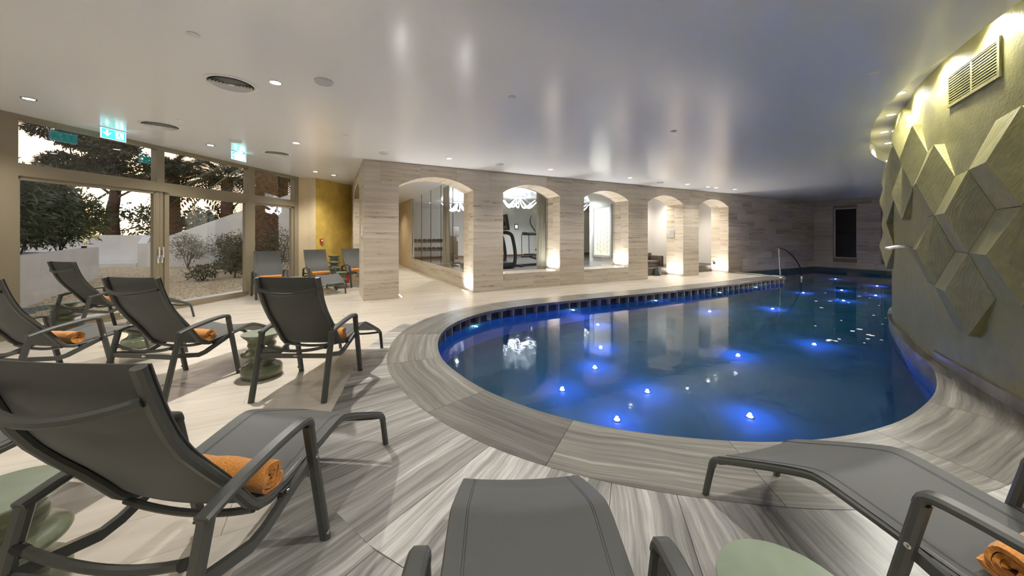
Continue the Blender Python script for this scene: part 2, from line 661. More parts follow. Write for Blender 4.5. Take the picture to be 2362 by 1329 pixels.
M['water'] = water_mat()
M['basin'] = simple('blue_pool_mosaic', (.042, .175, .205), .4, var=(2, .12))
M['slot'] = simple('dark_overflow', (.03, .027, .022), .7)
M['divider'] = simple('overflow_divider_stone', (.33, .30, .25), .6)
M['steel'] = simple('stainless_steel', (.55, .55, .56), .22, 1.0)
M['chair'] = simple('grey_powder_coat', (.075, .077, .068), .38, spec=.55, bump=(260, .05))


def sling_mat():
    m, t, b = new_mat('grey_mesh_sling')
    tc = nd(t, 'ShaderNodeTexCoord')
    mp = nd(t, 'ShaderNodeMapping'); mp.inputs['Rotation'].default_value = (0, 0, .78)
    t.links.new(tc.outputs['UV'], mp.inputs['Vector'])
    ck = nd(t, 'ShaderNodeTexChecker'); ck.inputs['Scale'].default_value = 420
    t.links.new(mp.outputs[0], ck.inputs['Vector'])
    ck.inputs[1].default_value = (.105, .106, .099, 1); ck.inputs[2].default_value = (.062, .064, .060, 1)
    t.links.new(ck.outputs[0], b.inputs['Base Color'])
    b.inputs['Roughness'].default_value = .55
    b.inputs['Specular IOR Level'].default_value = .35
    b.inputs['Sheen Weight'].default_value = .15
    return m


M['sling'] = sling_mat()
M['black_rubber'] = simple('black_rubber', (.02, .02, .02), .6)
M['chrome'] = simple('bright_bolt', (.7, .7, .68), .25, 1.0)


def towel_mat():
    m, t, b = new_mat('orange_terry')
    tc = nd(t, 'ShaderNodeTexCoord')
    n = nd(t, 'ShaderNodeTexNoise'); n.inputs['Scale'].default_value = 160; n.inputs['Detail'].default_value = 3
    t.links.new(tc.outputs['Object'], n.inputs['Vector'])
    r = nd(t, 'ShaderNodeValToRGB')
    r.color_ramp.elements[0].position = .25; r.color_ramp.elements[0].color = (.50, .17, .02, 1)
    r.color_ramp.elements[1].position = .75; r.color_ramp.elements[1].color = (.85, .36, .06, 1)
    t.links.new(n.outputs[0], r.inputs[0]); t.links.new(r.outputs[0], b.inputs['Base Color'])
    b.inputs['Roughness'].default_value = .95
    b.inputs['Sheen Weight'].default_value = .4
    bp = nd(t, 'ShaderNodeBump'); bp.inputs['Strength'].default_value = .6; bp.inputs['Distance'].default_value = .004
    t.links.new(n.outputs[0], bp.inputs['Height']); t.links.new(bp.outputs[0], b.inputs['Normal'])
    return m


M['towel'] = towel_mat()
M['ceramic'] = simple('sage_glazed_ceramic', (.17, .19, .115), .28, spec=.5, var=(9, .22), coat=.3)
M['ceramic_top'] = simple('pale_sage_glaze', (.225, .265, .19), .32, var=(6, .14))
M['white_paint'] = simple('white_paint', (.78, .78, .76), .5)
M['grey_paint'] = simple('light_grey_paint', (.52, .52, .51), .5)
M['black'] = simple('black_plastic', (.02, .021, .023), .4)
M['dark_metal'] = simple('dark_metal', (.06, .062, .066), .35, .6)
M['red'] = simple('red_paint', (.60, .03, .02), .35)
M['lens'] = emis('downlight_lens', (1.0, .93, .82), 14.0)
M['led'] = emis('led_dot', (1.0, .98, .92), 20.0)
M['blue_led'] = emis('blue_pool_light', (.34, .40, 1.0), 25.0)
M['white_led'] = emis('white_pool_light', (.7, .9, 1.0), 30.0)

# ------------------------------------------------------------------ plan of the place (metres; camera at the origin, looking along +y)
P0 = Vector((-3.13, 7.416))                 # outer corner of the arcade wall
SH = Vector((.887, .4617)).normalized()     # along the arcade wall
NH = Vector((-SH.y, SH.x))                  # behind it
ANG = atan2(SH.y, SH.x)
CEIL = 2.99
E0 = P0 + SH * 19.27                        # corner with the end wall
EX = Vector((SH.y, -SH.x))                  # along the end wall


def WS(s, n):
    q = P0 + SH * s + NH * n
    return (q.x, q.y)


def glassX(y):
    return -7.32 + .146 * y


GDIR = Vector((.146, 1)).normalized()
GANG = atan2(GDIR.y, GDIR.x)

POOL_IN = [(9.08, 11.68), (7.82, 10.98), (6.49, 10.16), (4.67, 9.17), (3.31, 8.47), (1.8, 7.75), (0.66, 7.17), (0.0, 6.75), (-0.47, 6.33), (-0.80, 5.80),
           (-0.95, 5.33), (-0.985, 4.87), (-0.93, 4.41), (-0.74, 3.83), (-0.36, 3.25), (-0.14, 3.01), (0.25, 2.7), (0.69, 2.49), (1.21, 2.36), (1.71, 2.315),
           (2.22, 2.38), (2.79, 2.56), (3.33, 2.84), (3.70, 3.08), (4.0, 3.32), (4.28, 3.58), (4.50, 3.84), (4.68, 4.08), (4.93, 4.39), (5.26, 4.78), (5.75, 5.32), (6.30, 5.90), (6.78, 6.36), (7.4, 6.85), (8.3, 7.25)]
PIN = Path2(spline(POOL_IN, .05))
WALL_C = [(2.3, -2.6), (2.75, -.7), (3.2, .9), (3.55, 1.9), (3.907, 2.69), (4.27, 3.28), (4.65, 3.87), (4.98, 4.32), (5.40, 4.80), (5.95, 5.47), (6.5, 6.03), (7.1, 6.50), (7.9, 6.9), (9.2, 7.2), (12, 7.4), (17.6, 7.4)]
PW = Path2(spline(WALL_C, .08))
COVE = [(1.75, -2.6), (2.25, -.7), (2.75, .8), (3.3, 2.0), (3.69, 2.737), (3.884, 3.093), (4.16, 3.632), (4.755, 4.50), (5.35, 5.23), (6.05, 5.95), (7.1, 6.95), (8.41, 7.85), (10.5, 8.7), (17.9, 9.3)]
PC = Path2(spline(COVE, .1))
BOUND = [(-1.45, 6.05), (-1.62, 5.7), (-1.72, 5.35), (-1.76, 4.86), (-1.75, 4.34), (-1.65, 3.75), (-1.39, 2.69), (-1.19, 1.72), (-1.08, 1.2), (-.95, .4), (-.9, -.8)]
PB = Path2(spline(BOUND, .1))
WATER_Z = -.17
POOL_Z = -1.45


def off(path, u, v):
    p = path.at(u); t = path.tan(u)
    return (p.x + t.y * v, p.y - t.x * v)


FAR_POOL = [(9.5, 7.55), (12, 7.7), (17.7, 7.75), tuple(E0 + EX * 8.2), tuple(E0), WS(13.05, 0), ]

# ------------------------------------------------------------------ floor base and pool basin
hole = [off(PIN, PIN.L * i / 240, .12) for i in range(241)] + FAR_POOL
outer = [(-8.0, -2.6), (2.8, -2.6)] + [off(PW, PW.L * i / 60, .1) for i in range(3, 61)]
outer = [(-7.75, -2.6), (19.0, -2.6), (19.0, 8.2), tuple(E0 + EX * 8.4 + SH * .2), tuple(E0 + SH * .2), WS(19.4, .2), WS(15, 2.6), WS(15, 12.2), WS(-.4, 12.2), WS(-.4, 4.35),
         (-5.45, 10.2), (-5.6, 9.75), (glassX(9.6), 9.75), (glassX(-2.6), -2.6)]


def sheet(name, polys, z, mat, parent=None):
    tri = geometry.tessellate_polygon([[Vector((x, y, 0)) for x, y in p] for p in polys])
    mb = MB()
    for p in polys:
        for x, y in p:
            mb.vert((x, y, z))
    for t_ in tri:
        a, b, c = [Vector(mb.v[i]) for i in t_]
        mb.face(*(t_ if (b - a).cross(c - a).z > 0 else reversed(t_)))
    return mb.build(name, mat, parent, recalc=False)


floor = struct(sheet('floor', [outer, hole], -.012, M['grout']), 'beige and grey travertine floor around the pool')

mb = MB()
n = len(hole)
for x, y in hole:
    mb.vert((x, y, -.012), (x, -.012)); mb.vert((x, y, POOL_Z), (x, POOL_Z))
for i in range(n):
    j = (i + 1) % n
    mb.face(2 * i, 2 * i + 1, 2 * j + 1, 2 * j)
basin = struct(mb.build('pool_basin_wall', M['basin'], recalc=False, smooth=40), 'curved blue side of the swimming pool')
pfl = struct(sheet('floor_pool', [hole], POOL_Z, M['basin']), 'blue floor of the swimming pool')
water = sheet('pool_water', [hole], WATER_Z, M['water'])
tag(water, 'dark blue still water filling the curved swimming pool', 'water', kind='stuff')

# coping stones: a ring of grey travertine following the pool edge


def ribbon(path, u0, u1, v0, v1, z0, z1, k=None, flip=False):
    k = k or max(2, int((u1 - u0) / .1))
    mb = MB()
    pl, uvs = [], []
    for i in range(k + 1):
        u = u0 + (u1 - u0) * i / k
        pl.append(off(path, u, v0)); uvs.append((u - u0, v0))
    for i in range(k, -1, -1):
        u = u0 + (u1 - u0) * i / k
        pl.append(off(path, u, v1)); uvs.append((u - u0, v1))
    n = len(pl)
    for z in (z0, z1):
        for (x, y), uv in zip(pl, uvs):
            mb.vert((x, y, z), uv)
    mb.f.append(tuple(reversed(range(n)))); mb.f.append(tuple(range(n, 2 * n)))
    for i in range(n):
        j = (i + 1) % n
        mb.f.append((i, j, n + j, n + i))
    return mb


CW = .575
u = 0.0
r1 = random.Random(3)
while u < PIN.L - .3:
    L_ = r1.uniform(.8, 1.15)
    u1 = min(PIN.L, u + L_)
    ribbon(PIN, u + .0015, u1 - .0015, 0, CW, -.045, .004).build('coping_stone', M['coping'], floor)
    u = u1
# stone closing the tip of the deck towards the arcade wall
tip = PIN.at(0)
tipo = off(PIN, 0, CW)
pl = [tuple(tip), tipo, WS(12.72, .0), WS(13.05, 0)]
mb = MB(); mb.prism(pl, -.045, .004)
mb.build('coping_stone', M['coping'], floor)
# fascia below the coping where the pool is not slotted, and the overflow dividers where it is
uL = PIN.nearest(-.80, 3.95)
mb = ribbon(PIN, uL, PIN.L, .012, .05, -.30, -.045)
mb.build('coping_fascia', M['coping'], floor)
mb = ribbon(PIN, 0, uL, .10, .118, -.30, -.045)
mb.build('overflow_back', M['slot'], floor)
u = .12
dm = MB(); dm.obox((0, 0, 0), (1, 0, 0), (0, 1, 0), (0, 0, 1), .016, .05, .065)
dme = dm.mesh('overflow_divider', M['divider'])
while u < uL:
    p = off(PIN, u, .06); t = PIN.tan(u)
    link('overflow_divider', dme, floor, (p[0], p[1], -.11), atan2(t.y, t.x))
    u += .275

# grey travertine planks fanning out from the coping
uA = PIN.nearest(-.95, 5.33)
uB = PIN.nearest(4.68, 4.08)
gcount = 0


def in_view(pts, m=160):
    for x, y in pts:
        if y > .25:
            px = 1181 + 813 * x / y; py = 547 + 813 * 1.35 / y
            if -m < px < 2362 + m and py < 1329 + 260:
                return True
    return False


for (v0, v1, w_, ph) in ((CW, 1.45, .34, 0), (1.45, 2.4, .25, .5), (2.4, 3.4, .20, .2)):
    u = uA + ph * w_
    while u < uB:
        u1 = u + w_ * r1.choice((.8, 1.0, 1.0, 1.35))
        e_ = .0012
        pl = [off(PIN, u + e_, v0 + .001), off(PIN, u1 - e_, v0 + .001), off(PIN, u1 - e_, v1 - .001), off(PIN, u + e_, v1 - .001)]
        pm = PIN.at((u + u1) / 2); tm = PIN.tan((u + u1) / 2)
        bx = Vector((tm.y, -tm.x)); by = tm
        u = u1
        cx = sum(q[0] for q in pl) / 4; cy = sum(q[1] for q in pl) / 4
        if area(pl) < 0:
            pl.reverse()
        ub = PB.nearest(cx, cy); pb = PB.at(ub); tb = PB.tan(ub)
        pl = clip(pl, pb, (-tb.y, tb.x))
        if len(pl) < 3 or abs(area(pl)) < .003 or not in_view(pl):
            continue
        mb = MB()
        mb.prism(pl, -.02, .002, uvf=lambda x, y: ((Vector((x, y)) - pm).dot(bx), (Vector((x, y)) - pm).dot(by)))
        mb.build('floor_plank', M['grey_floor'], floor)
        gcount += 1

# beige travertine tiles laid along the arcade wall
TL, TW = 1.2, .3
tile_me = None
bcount = 0
coping_out = [off(PIN, PIN.L * i / 200, .30) for i in range(201)] + FAR_POOL
room = [(glassX(-2.6), -2.6), (2.5, -2.6), (3.0, .8)] + [off(PIN, PIN.L - PIN.L * i / 60, .35) for i in range(4, 61)] + [WS(13.0, .0), WS(13.4, .05), WS(13.4, 1.66), WS(8.3, 1.66), WS(8.3, .66), WS(2.45, .66), WS(2.45, 9),
                                                   WS(.02, 9), WS(.02, 4.2), (-5.30, 10.15), (-5.45, 9.7), (glassX(9.6), 9.65)]
full = [(-TL / 2, -TW / 2), (TL / 2, -TW / 2), (TL / 2, TW / 2), (-TL / 2, TW / 2)]
mb = MB(); mb.prism([(x * .9985, y * .994) for x, y in full], -.02, 0)
tile_me = mb.mesh('floor_tile', M['beige_floor'])
rest = MB()
for j in range(-22, 32):
    n_ = (j + .5) * TW
    sh = (j * .37) % 1.0 * TL
    for i in range(-7, 14):
        s_ = i * TL + sh
        cx, cy = WS(s_, n_)
        wc = [WS(s_ + a, n_ + b) for a, b in full]
        ins = [inside(room, *q) for q in wc + [(cx, cy)]]
        if not any(ins) or not in_view(wc):
            continue
        # drop what the grey paving covers
        if all(q[0] > PB.at(PB.nearest(*q)).x + .02 and q[1] < 5.9 for q in wc) and cy < 5.6:
            continue
        if all(ins) and not any(inside(coping_out, *q) for q in wc):
            link('floor_tile', tile_me, floor, (cx, cy, 0), ANG)
            bcount += 1
            continue
        pl = [(x * .9985, y * .994) for x, y in full]

        def loc(p):
            d = Vector(p) - Vector((cx, cy))
            return (d.dot(SH), d.dot(NH))

        uu = PIN.nearest(cx, cy); pp = Vector(off(PIN, uu, .3)); tt = PIN.tan(uu)
        if (Vector((cx, cy)) - pp).length < 1.6:
            nn = Vector((tt.y, -tt.x))
            pl = clip(pl, loc(pp), (nn.dot(SH), nn.dot(NH)))
        gp = Vector((glassX(5) + .02, 5)); gn = Vector((GDIR.y, -GDIR.x))
        if cy < 9.7 and n_ < 3:
            pl = clip(pl, loc(gp), (gn.dot(SH), gn.dot(NH)))
        if n_ < 1.66 and s_ > 8.0:
            pl = clip(pl, (0, 1.66 - n_), (0, -1))
            pl = clip(pl, (13.4 - s_, 0), (-1, 0))
        elif n_ > .5:
            pl = clip(pl, (2.45 - s_, 0), (-1, 0))
        if len(pl) < 3 or abs(area(pl)) < .004:
            continue
        mb = MB(); mb.prism(pl, -.02, 0)
        o = mb.build('floor_tile', M['beige_floor'], floor)
        o.location = (cx, cy, 0); o.rotation_euler = (0, 0, ANG)
        bcount += 1
print('grey planks', gcount, 'beige tiles', bcount)

# ------------------------------------------------------------------ arcade wall
SPR, CRN, HALF = 2.48, 2.73, .8725
RAD = (HALF ** 2 + (CRN - SPR) ** 2) / (2 * (CRN - SPR))
ARCH = [(.723, 2.468, 0), (3.275, 5.02, .42), (5.86, 7.603, .42), (8.445, 10.16, 0), (10.99, 12.735, 0)]


def archz(s):
    for a, b, _ in ARCH:
        if a <= s <= b:
            c = (a + b) / 2; h = (b - a) / 2
            R = (h * h + (CRN - SPR) ** 2) / (2 * (CRN - SPR))
            return CRN - R + sqrt(max(0, R * R - (s - c) ** 2))
    return SPR


FRONT = lambda a, b, c: (a, c, b)      # (s, z, depth) -> wall frame
SIDE = lambda a, b, c: (c, a, b)       # (n, z, s)
TH = .68
edges = [0.0]
for a, b, _ in ARCH:
    edges += [a, b]
core = MB()
ib = .016
hp = [(ib, CEIL - .004), (ib, SPR)]
for k_, (a, b, _) in enumerate(ARCH):
    for i in range(25):
        s_ = a - ib + (b - a + 2 * ib) * i / 24
        hp.append((s_, archz(min(b, max(a, s_))) + ib))
hp += [(19.3, SPR), (19.3, CEIL - .004)]
core.prism(hp, ib, TH - ib, M=FRONT)
piers = [(0, .723), (2.468, 3.275), (5.02, 5.86), (7.603, 8.445), (10.16, 10.99), (12.735, 19.3)]
for a, b in piers:
    core.prism([(a + ib, -.2), (b - ib if b < 19 else b, -.2), (b - ib if b < 19 else b, SPR + .01), (a + ib, SPR + .01)], ib, TH - ib, M=FRONT)
for a, b, z in ARCH:
    if z:
        core.prism([(a - .02, -.2), (b + .02, -.2), (b + .02, z - ib), (a - .02, z - ib)], ib, TH - ib, M=FRONT)
# the return leg, with its own opening
RO = (1.09, 3.35)
core.prism([(TH - .02, -.2), (RO[0] - ib, -.2), (RO[0] - ib, CEIL - .004), (TH - .02, CEIL - .004)], ib, .5 - ib, M=SIDE)
core.prism([(RO[1] + ib, -.2), (4.27, -.2), (4.27, CEIL - .004), (RO[1] + ib, CEIL - .004)], ib, .5 - ib, M=SIDE)
hp = [(RO[0] - ib, CEIL - .004)]
for i in range(21):
    f = i / 20
    hp.append((RO[0] - ib + (RO[1] - RO[0] + 2 * ib) * f, SPR + .02 + .25 * sqrt(max(0, 1 - (2 * f - 1) ** 2))))
hp.append((RO[1] + ib, CEIL - .004))
core.prism(hp, ib, .5 - ib, M=SIDE)
wall_b = struct(core.build('wall_back', M['joint']), 'long beige travertine wall with five arched openings')
wall_b.location = (P0.x, P0.y, 0)
wall_b.rotation_euler = (0, 0, ANG)
G_ = .0012


def slab(poly, mat, MM, d0=0.0, d1=.02, name='stone_slab'):
    mb = MB()
    mb.prism(poly, d0, d1, M=MM)
    return mb.build(name, mat, wall_b)


# header course with joints every .86 m
j_ = [0.0] + [.346 + .848 * k for k in range(15)]
j_ = [x for x in j_ if x < 12.6] + [12.9]
for a, b in zip(j_, j_[1:]):
    top = [(b - G_, CEIL - .004), (a + G_, CEIL - .004)]
    m_ = 14
    bot = []
    for i in range(m_ + 1):
        s_ = a + G_ + (b - a - 2 * G_) * i / m_
        bot.append((s_, archz(s_)))
    for A in ARCH:
        for q in A[:2]:
            if a < q < b:
                bot.append((q, SPR))
    bot.sort()
    slab(top + bot, M['wall_stone'], FRONT)
rows = [0, .42, .94, 1.45, 1.97, SPR]
for k_, (a, b) in enumerate(piers[:5]):
    for z0, z1 in zip(rows, rows[1:]):
        slab([(a, z0 + G_), (b, z0 + G_), (b, z1 - G_), (a, z1 - G_)], M['wall_stone'], FRONT)
for a, b, z in ARCH:
    if z:
        m_ = (a + b) / 2 + .03
        for q0, q1 in ((a, m_), (m_, b)):
            slab([(q0 + G_, 0), (q1 - G_, 0), (q1 - G_, z - .024), (q0 + G_, z - .024)], M['wall_stone'], FRONT)
        slab([(a, -.004), (b, -.004), (b, TH), (a, TH)], M['beige_floor'], lambda p, q, r: (p, q, r), z - .022, z, 'window_sill')
    for s_, d in ((a, -1), (b, 1)):
        for n0, n1 in ((.0205, .34), (.342, TH)):
            slab([(n0, z), (n1, z), (n1, SPR), (n0, SPR)], M['wall_stone'], SIDE, s_, s_ + d * .016, 'jamb_slab')
    for n0, n1 in ((.0205, .34), (.342, TH)):
        mb = MB()
        K = 20
        for i in range(K + 1):
            s_ = a + (b - a) * i / K
            zz = archz(s_)
            for n_, z_ in ((n0, zz), (n1, zz), (n1, zz + .016), (n0, zz + .016)):
                mb.vert((s_, n_, z_), (n_, s_))
        for i in range(K):
            for q in range(4):
                mb.face(4 * i + q, 4 * i + (q + 1) % 4, 4 * i + 4 + (q + 1) % 4, 4 * i + 4 + q)
        mb.build('arch_soffit', M['wall_stone'], wall_b, smooth=40)
# far stretch in small courses
zc = 0.0
r2 = random.Random(11)
while zc < CEIL - .05:
    z1 = min(CEIL - .004, zc + .249)
    s_ = 12.735 + G_
    while s_ < 19.26:
        e_ = min(19.27, s_ + r2.uniform(.5, 1.35))
        if e_ > 18.9:
            e_ = 19.27
        q0 = s_
        if s_ < 12.9 and zc > SPR - .1:
            q0 = 12.9
        if e_ - q0 > .05:
            slab([(q0 + G_, zc + G_), (e_ - G_, zc + G_), (e_ - G_, z1 - G_), (q0 + G_, z1 - G_)], M['wall_stone_grey'], FRONT)
        s_ = e_
    zc += .249
# skirting under water at the far stretch
slab([(13.05, -1.4), (19.27, -1.4), (19.27, 0), (13.05, 0)], M['wall_stone_grey'], FRONT, 0, .015)
# return leg facing
for n0, n1 in ((.0205, RO[0]), (RO[1], 4.27)):
    for z0, z1 in zip(rows + [SPR], rows[1:] + [CEIL - .004]):
        if z1 > z0:
            slab([(n0 + G_, z0 + G_), (n1 - G_, z0 + G_), (n1 - G_, z1 - G_), (n0 + G_, z1 - G_)], M['wall_stone'], SIDE)
for a, b in ((RO[0], RO[0] + 1.13), (RO[0] + 1.13, RO[1])):
    poly = [(b - G_, CEIL - .004), (a + G_, CEIL - .004)]
    for i in range(13):
        n_ = a + G_ + (b - a - 2 * G_) * i / 12
        f = (n_ - RO[0]) / (RO[1] - RO[0])
        poly.append((n_, SPR + .25 * sqrt(max(0, 1 - (2 * f - 1) ** 2))))
    slab(poly, M['wall_stone'], SIDE)
for n_, d in ((RO[0], -1), (RO[1], 1)):
    slab([(.0205, 0), (.5, 0), (.5, SPR), (.0205, SPR)], M['wall_stone'], FRONT, n_, n_ + d * .014, 'jamb_slab')

# end wall with two dark windows
wall_e = MB()
wins = [(.70, 1.51), (2.24, 3.05), (5.2, 6.0)]
WZ = (.42, 2.62)
xs = [0] + [q for w_ in wins for q in w_] + [8.3]
xs[0] = -.4
for i in range(0, len(xs), 2):
    wall_e.box((xs[i] + xs[i + 1]) / 2, .16, .8, xs[i + 1] - xs[i] + (.0), .28, 4.5)
for a, b in wins:
    wall_e.box((a + b) / 2, .16, (CEIL + WZ[1]) / 2, b - a, .28, CEIL - WZ[1])
    wall_e.box((a + b) / 2, .16, WZ[0] / 2 - .7, b - a, .28, WZ[0] + 1.4)
wall_end = struct(wall_e.build('wall_end', M['joint']), 'grey beige travertine end wall beyond the pool')
wall_end.location = (E0.x, E0.y, 0)
wall_end.rotation_euler = (0, 0, ANG - pi / 2)
zc = -1.4
while zc < CEIL - .05:
    z1 = min(CEIL - .004, zc + (.249 if zc >= -.001 else 1.4))
    s_ = .0
    while s_ < 6.4:
        e_ = s_ + r2.uniform(.5, 1.3)
        parts_ = [(s_, e_)]
        if z1 > WZ[0] + .01 and zc < WZ[1] - .01:
            for a, b in wins:
                np_ = []
                for p, q in parts_:
                    if q <= a or p >= b:
                        np_.append((p, q))
                    else:
                        if p < a: np_.append((p, a))
                        if q > b: np_.append((b, q))
                parts_ = np_
        for p, q in parts_:
            if q - p > .04:
                zz0, zz1 = zc, z1
                mb = MB(); mb.prism([(p + G_, zz0 + G_), (q - G_, zz0 + G_), (q - G_, zz1 - G_), (p + G_, zz1 - G_)], 0, .02, M=FRONT)
                mb.build('stone_slab', M['wall_stone_grey'], wall_end)
        s_ = e_
    zc = z1 if zc < -.001 else zc + .249
for k_, (a, b) in enumerate(wins[:2]):
    fr = MB()
    for x0, x1, z0, z1 in ((a, a + .05, WZ[0], WZ[1]), (b - .05, b, WZ[0], WZ[1]), (a, b, WZ[1] - .05, WZ[1]), (a, b, WZ[0], WZ[0] + .05)):
        fr.box((x0 + x1) / 2, .10, (z0 + z1) / 2, x1 - x0, .06, z1 - z0)
    w_ = struct(fr.build('window_%d' % (11 + k_), M['wall_stone_grey'], None), 'tall dark window in the far end wall')
    w_.location = wall_end.location; w_.rotation_euler = wall_end.rotation_euler
    g = MB(); g.box((a + b) / 2, .13, (WZ[0] + WZ[1]) / 2, b - a - .08, .02, WZ[1] - WZ[0] - .08)
    g.build('pane', M['dark_glass'], w_)
    if k_ == 0:
        w_['label'] = 'tall dark window in the far end wall beside the handrail'
    else:
        w_['label'] = 'tall dark window half hidden by the gold relief wall'

# ------------------------------------------------------------------ ceiling
cp = [(q.x, q.y) for q in PC.p]
cpoly = cp + [tuple(E0 + EX * 8.4 + SH * .3), tuple(E0 + SH * .3 + NH * .4), WS(19.4, .69), WS(15, .69), WS(15, 10.4), WS(2.7, 10.4), WS(2.7, 12.2), WS(-.4, 12.2), WS(-.4, 4.4), (-5.5, 10.2), (-5.7, 9.85), (glassX(9.75) - .15, 9.75), (glassX(-2.7) - .15, -2.7), (1.7, -2.7)]
mb = MB(); mb.prism(cpoly, CEIL, 3.2)
ceil = struct(mb.build('ceiling', M['ceiling']), 'satin white stretched ceiling over the whole pool hall')
mb = MB(); mb.prism([(1.2, -2.7), (19, -2.7), (19, 10.2), (3, 10.2)], 3.2, 3.26)
struct(mb.build('ceiling_recess', M['white_plaster']), 'white lighting recess between ceiling and curved gold wall')

# ------------------------------------------------------------------ curved gold wall with relief panels
mb = MB()
K = 220
us = [PW.L * i / K for i in range(K + 1)]
for u in us:
    a = PW.at(u); b = off(PW, u, .14)
    for z in (-.02, 3.22):
        mb.vert((a.x, a.y, z), (u, z)); mb.vert((b[0], b[1], z), (u, z))
for i in range(K):
    k_ = 4 * i
    mb.face(k_, k_ + 4, k_ + 6, k_ + 2); mb.face(k_ + 1, k_ + 3, k_ + 7, k_ + 5)
    mb.face(k_ + 2, k_ + 6, k_ + 7, k_ + 3); mb.face(k_, k_ + 1, k_ + 5, k_ + 4)
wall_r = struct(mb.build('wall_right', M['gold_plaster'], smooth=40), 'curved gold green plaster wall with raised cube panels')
# below the wall the pool side is closed by the basin; skirting of grey travertine near the deck
u_s0, u_s1 = PW.nearest(3.25, 1.05), PW.nearest(4.66, 3.88)
mb = ribbon(PW, u_s0, u_s1, -.022, .0, -.005, .105)
struct(mb.build('baseboard_right', M['coping']), 'grey travertine skirting along the curved gold wall')

HA = .433
HH = HA * sqrt(3) / 2
uC = PW.nearest(4.397, 3.47)         # the right corner of the first panel sits here; u falls towards the camera


def wpt(s, z, d):
    """s metres along the wall towards the camera, z height, d proud of the wall"""
    u = uC - s
    p = PW.at(u); t = PW.tan(u, .3)
    return (p.x - t.y * d, p.y + t.x * d, z)


HEX = [(0, 1.955), (0, 1.205), (1, 1.58), (1, .83), (2, 1.955), (2, 1.205), (3, 1.58), (-1, 2.33), (-2, 1.955), (-2, 2.705), (-3, 2.33), (-4, 1.955), (-4, 1.205), (-5, 1.58), (-5, 2.33), (-6, 1.955), (-6, 1.205)]
for c_, z_ in HEX:
    s0 = -HA + 1.5 * HA * c_
    V = {}
    h = .072
    g = .003
    for nm, a_, d_ in (('C', 0, 0), ('B', 60, h), ('A', 120, 0), ('F', 180, h), ('E', 240, 0), ('D', 300, h)):
        V[nm] = (s0 + (HA - g) * cos(math.radians(a_)), z_ + (HA - g) * sin(math.radians(a_)), d_)
    V['G'] = (s0, z_, 2 * h)
    mb = MB()
    idx = {}
    for nm, q in V.items():
        idx[nm] = mb.vert(wpt(q[0], q[1], q[2] + .004), (q[0], q[1]))
        if nm != 'G':
            idx[nm + '0'] = mb.vert(wpt(q[0], q[1], -.02), (q[0], q[1]))
    f = lambda *q: mb.face(*[idx[i] for i in q])
    f('F', 'A', 'B', 'G'); f('F', 'G', 'D', 'E'); f('G', 'B', 'C', 'D')
    ring = 'CBAFED'
    for a_, b_ in zip(ring, ring[1:] + ring[0]):
        f(a_, b_, b_ + '0', a_ + '0')
    f(*[q + '0' for q in ring])
    mb.build('relief_panel', M['relief'], wall_r)

# ------------------------------------------------------------------ other walls of the room


def wall_strip(name, pts, z0, z1, th, mat, label):
    """vertical wall along a polyline; th to the left of travel"""
    mb = MB()
    for (a, b) in zip(pts, pts[1:]):
        a, b = Vector(a), Vector(b)
        d = (b - a).normalized(); nn = Vector((-d.y, d.x))
        mb.prism([tuple(a), tuple(b), tuple(b + nn * th), tuple(a + nn * th)], z0, z1)
    return struct(mb.build(name, mat), label)


wall_strip('wall_rear', [(2.4, -2.6), (glassX(-2.6) - .2, -2.6)], -.02, 3.2, -.15, M['white_plaster'], 'pale plaster wall behind the loungers')
wall_strip('wall_left', [(glassX(-2.6), -2.6), (glassX(1.6), 1.6)], -.02, CEIL, .2, M['white_plaster'], 'pale plaster wall beside the glass doors')
YW = [(-5.66, 9.74), (-5.46, 9.80), (-5.36, 10.15), WS(0, 4.27)]
wall_strip('wall_yellow', YW[1:], -.02, CEIL, .2, M['yellow_plaster'], 'ochre yellow plaster wall behind the far loungers')
wall_strip('wall_yellow_reveal', [(glassX(9.7) - .02, 9.62), YW[0], YW[1]], -.02, CEIL, .2, M['cream_plaster'], 'pale yellow reveal beside the glass doors')
# corridor and gym shell, in the frame of the arcade wall


def arc_box(name, s0, s1, n0, n1, z0, z1, mat, label, parent=None):
    mb = MB(); mb.box((s0 + s1) / 2, (n0 + n1) / 2, (z0 + z1) / 2, s1 - s0, n1 - n0, z1 - z0)
    o = mb.build(name, mat, parent)
    o.location = (P0.x, P0.y, 0); o.rotation_euler = (0, 0, ANG)
    return struct(o, label)


GF = .25
GN = 2.47          # s of the corridor's glass wall
arc_box('wall_corridor', -.2, 0, 4.27, 12.1, -.02, CEIL, M['cream_plaster'], 'cream plaster wall along the corridor')
arc_box('wall_corridor_end', -.2, 2.6, 12.0, 12.2, -.02, CEIL, M['cream_plaster'], 'cream plaster wall closing the corridor')
arc_box('wall_corridor_cream', GN, GN + .12, 7.25, 12.0, -.02, CEIL, M['cream_plaster'], 'cream plaster wall beyond the gym glass')
kn = struct(MB().prism([(TH, -.02), (7.25, -.02), (7.25, .44), (TH, .44)], GN, GN + .12, M=SIDE).build('wall_knee', M['wall_stone']), 'low stone wall under the gym glass')
kn.location = (P0.x, P0.y, 0); kn.rotation_euler = (0, 0, ANG)
arc_box('floor_gym', GN + .02, 14.9, TH + .001, 10.1, -.02, GF, simple('gym_carpet', (.115, .10, .088), .9, var=(20, .2)), 'dark grey brown gym floor')
arc_box('wall_gym_back', GN, 14.9, 10.0, 10.2, GF, CEIL, M['white_plaster'], 'white back wall of the gym')
arc_box('wall_gym_side', 14.6, 14.8, 1.75, 10.0, GF, CEIL, M['white_plaster'], 'white side wall of the gym')
arc_box('baseboard_gym', GN + .12, 14.6, 9.98, 10.0, GF, GF + .1, simple('red_brown_wood', (.22, .07, .035), .5), 'red brown skirting of the gym')
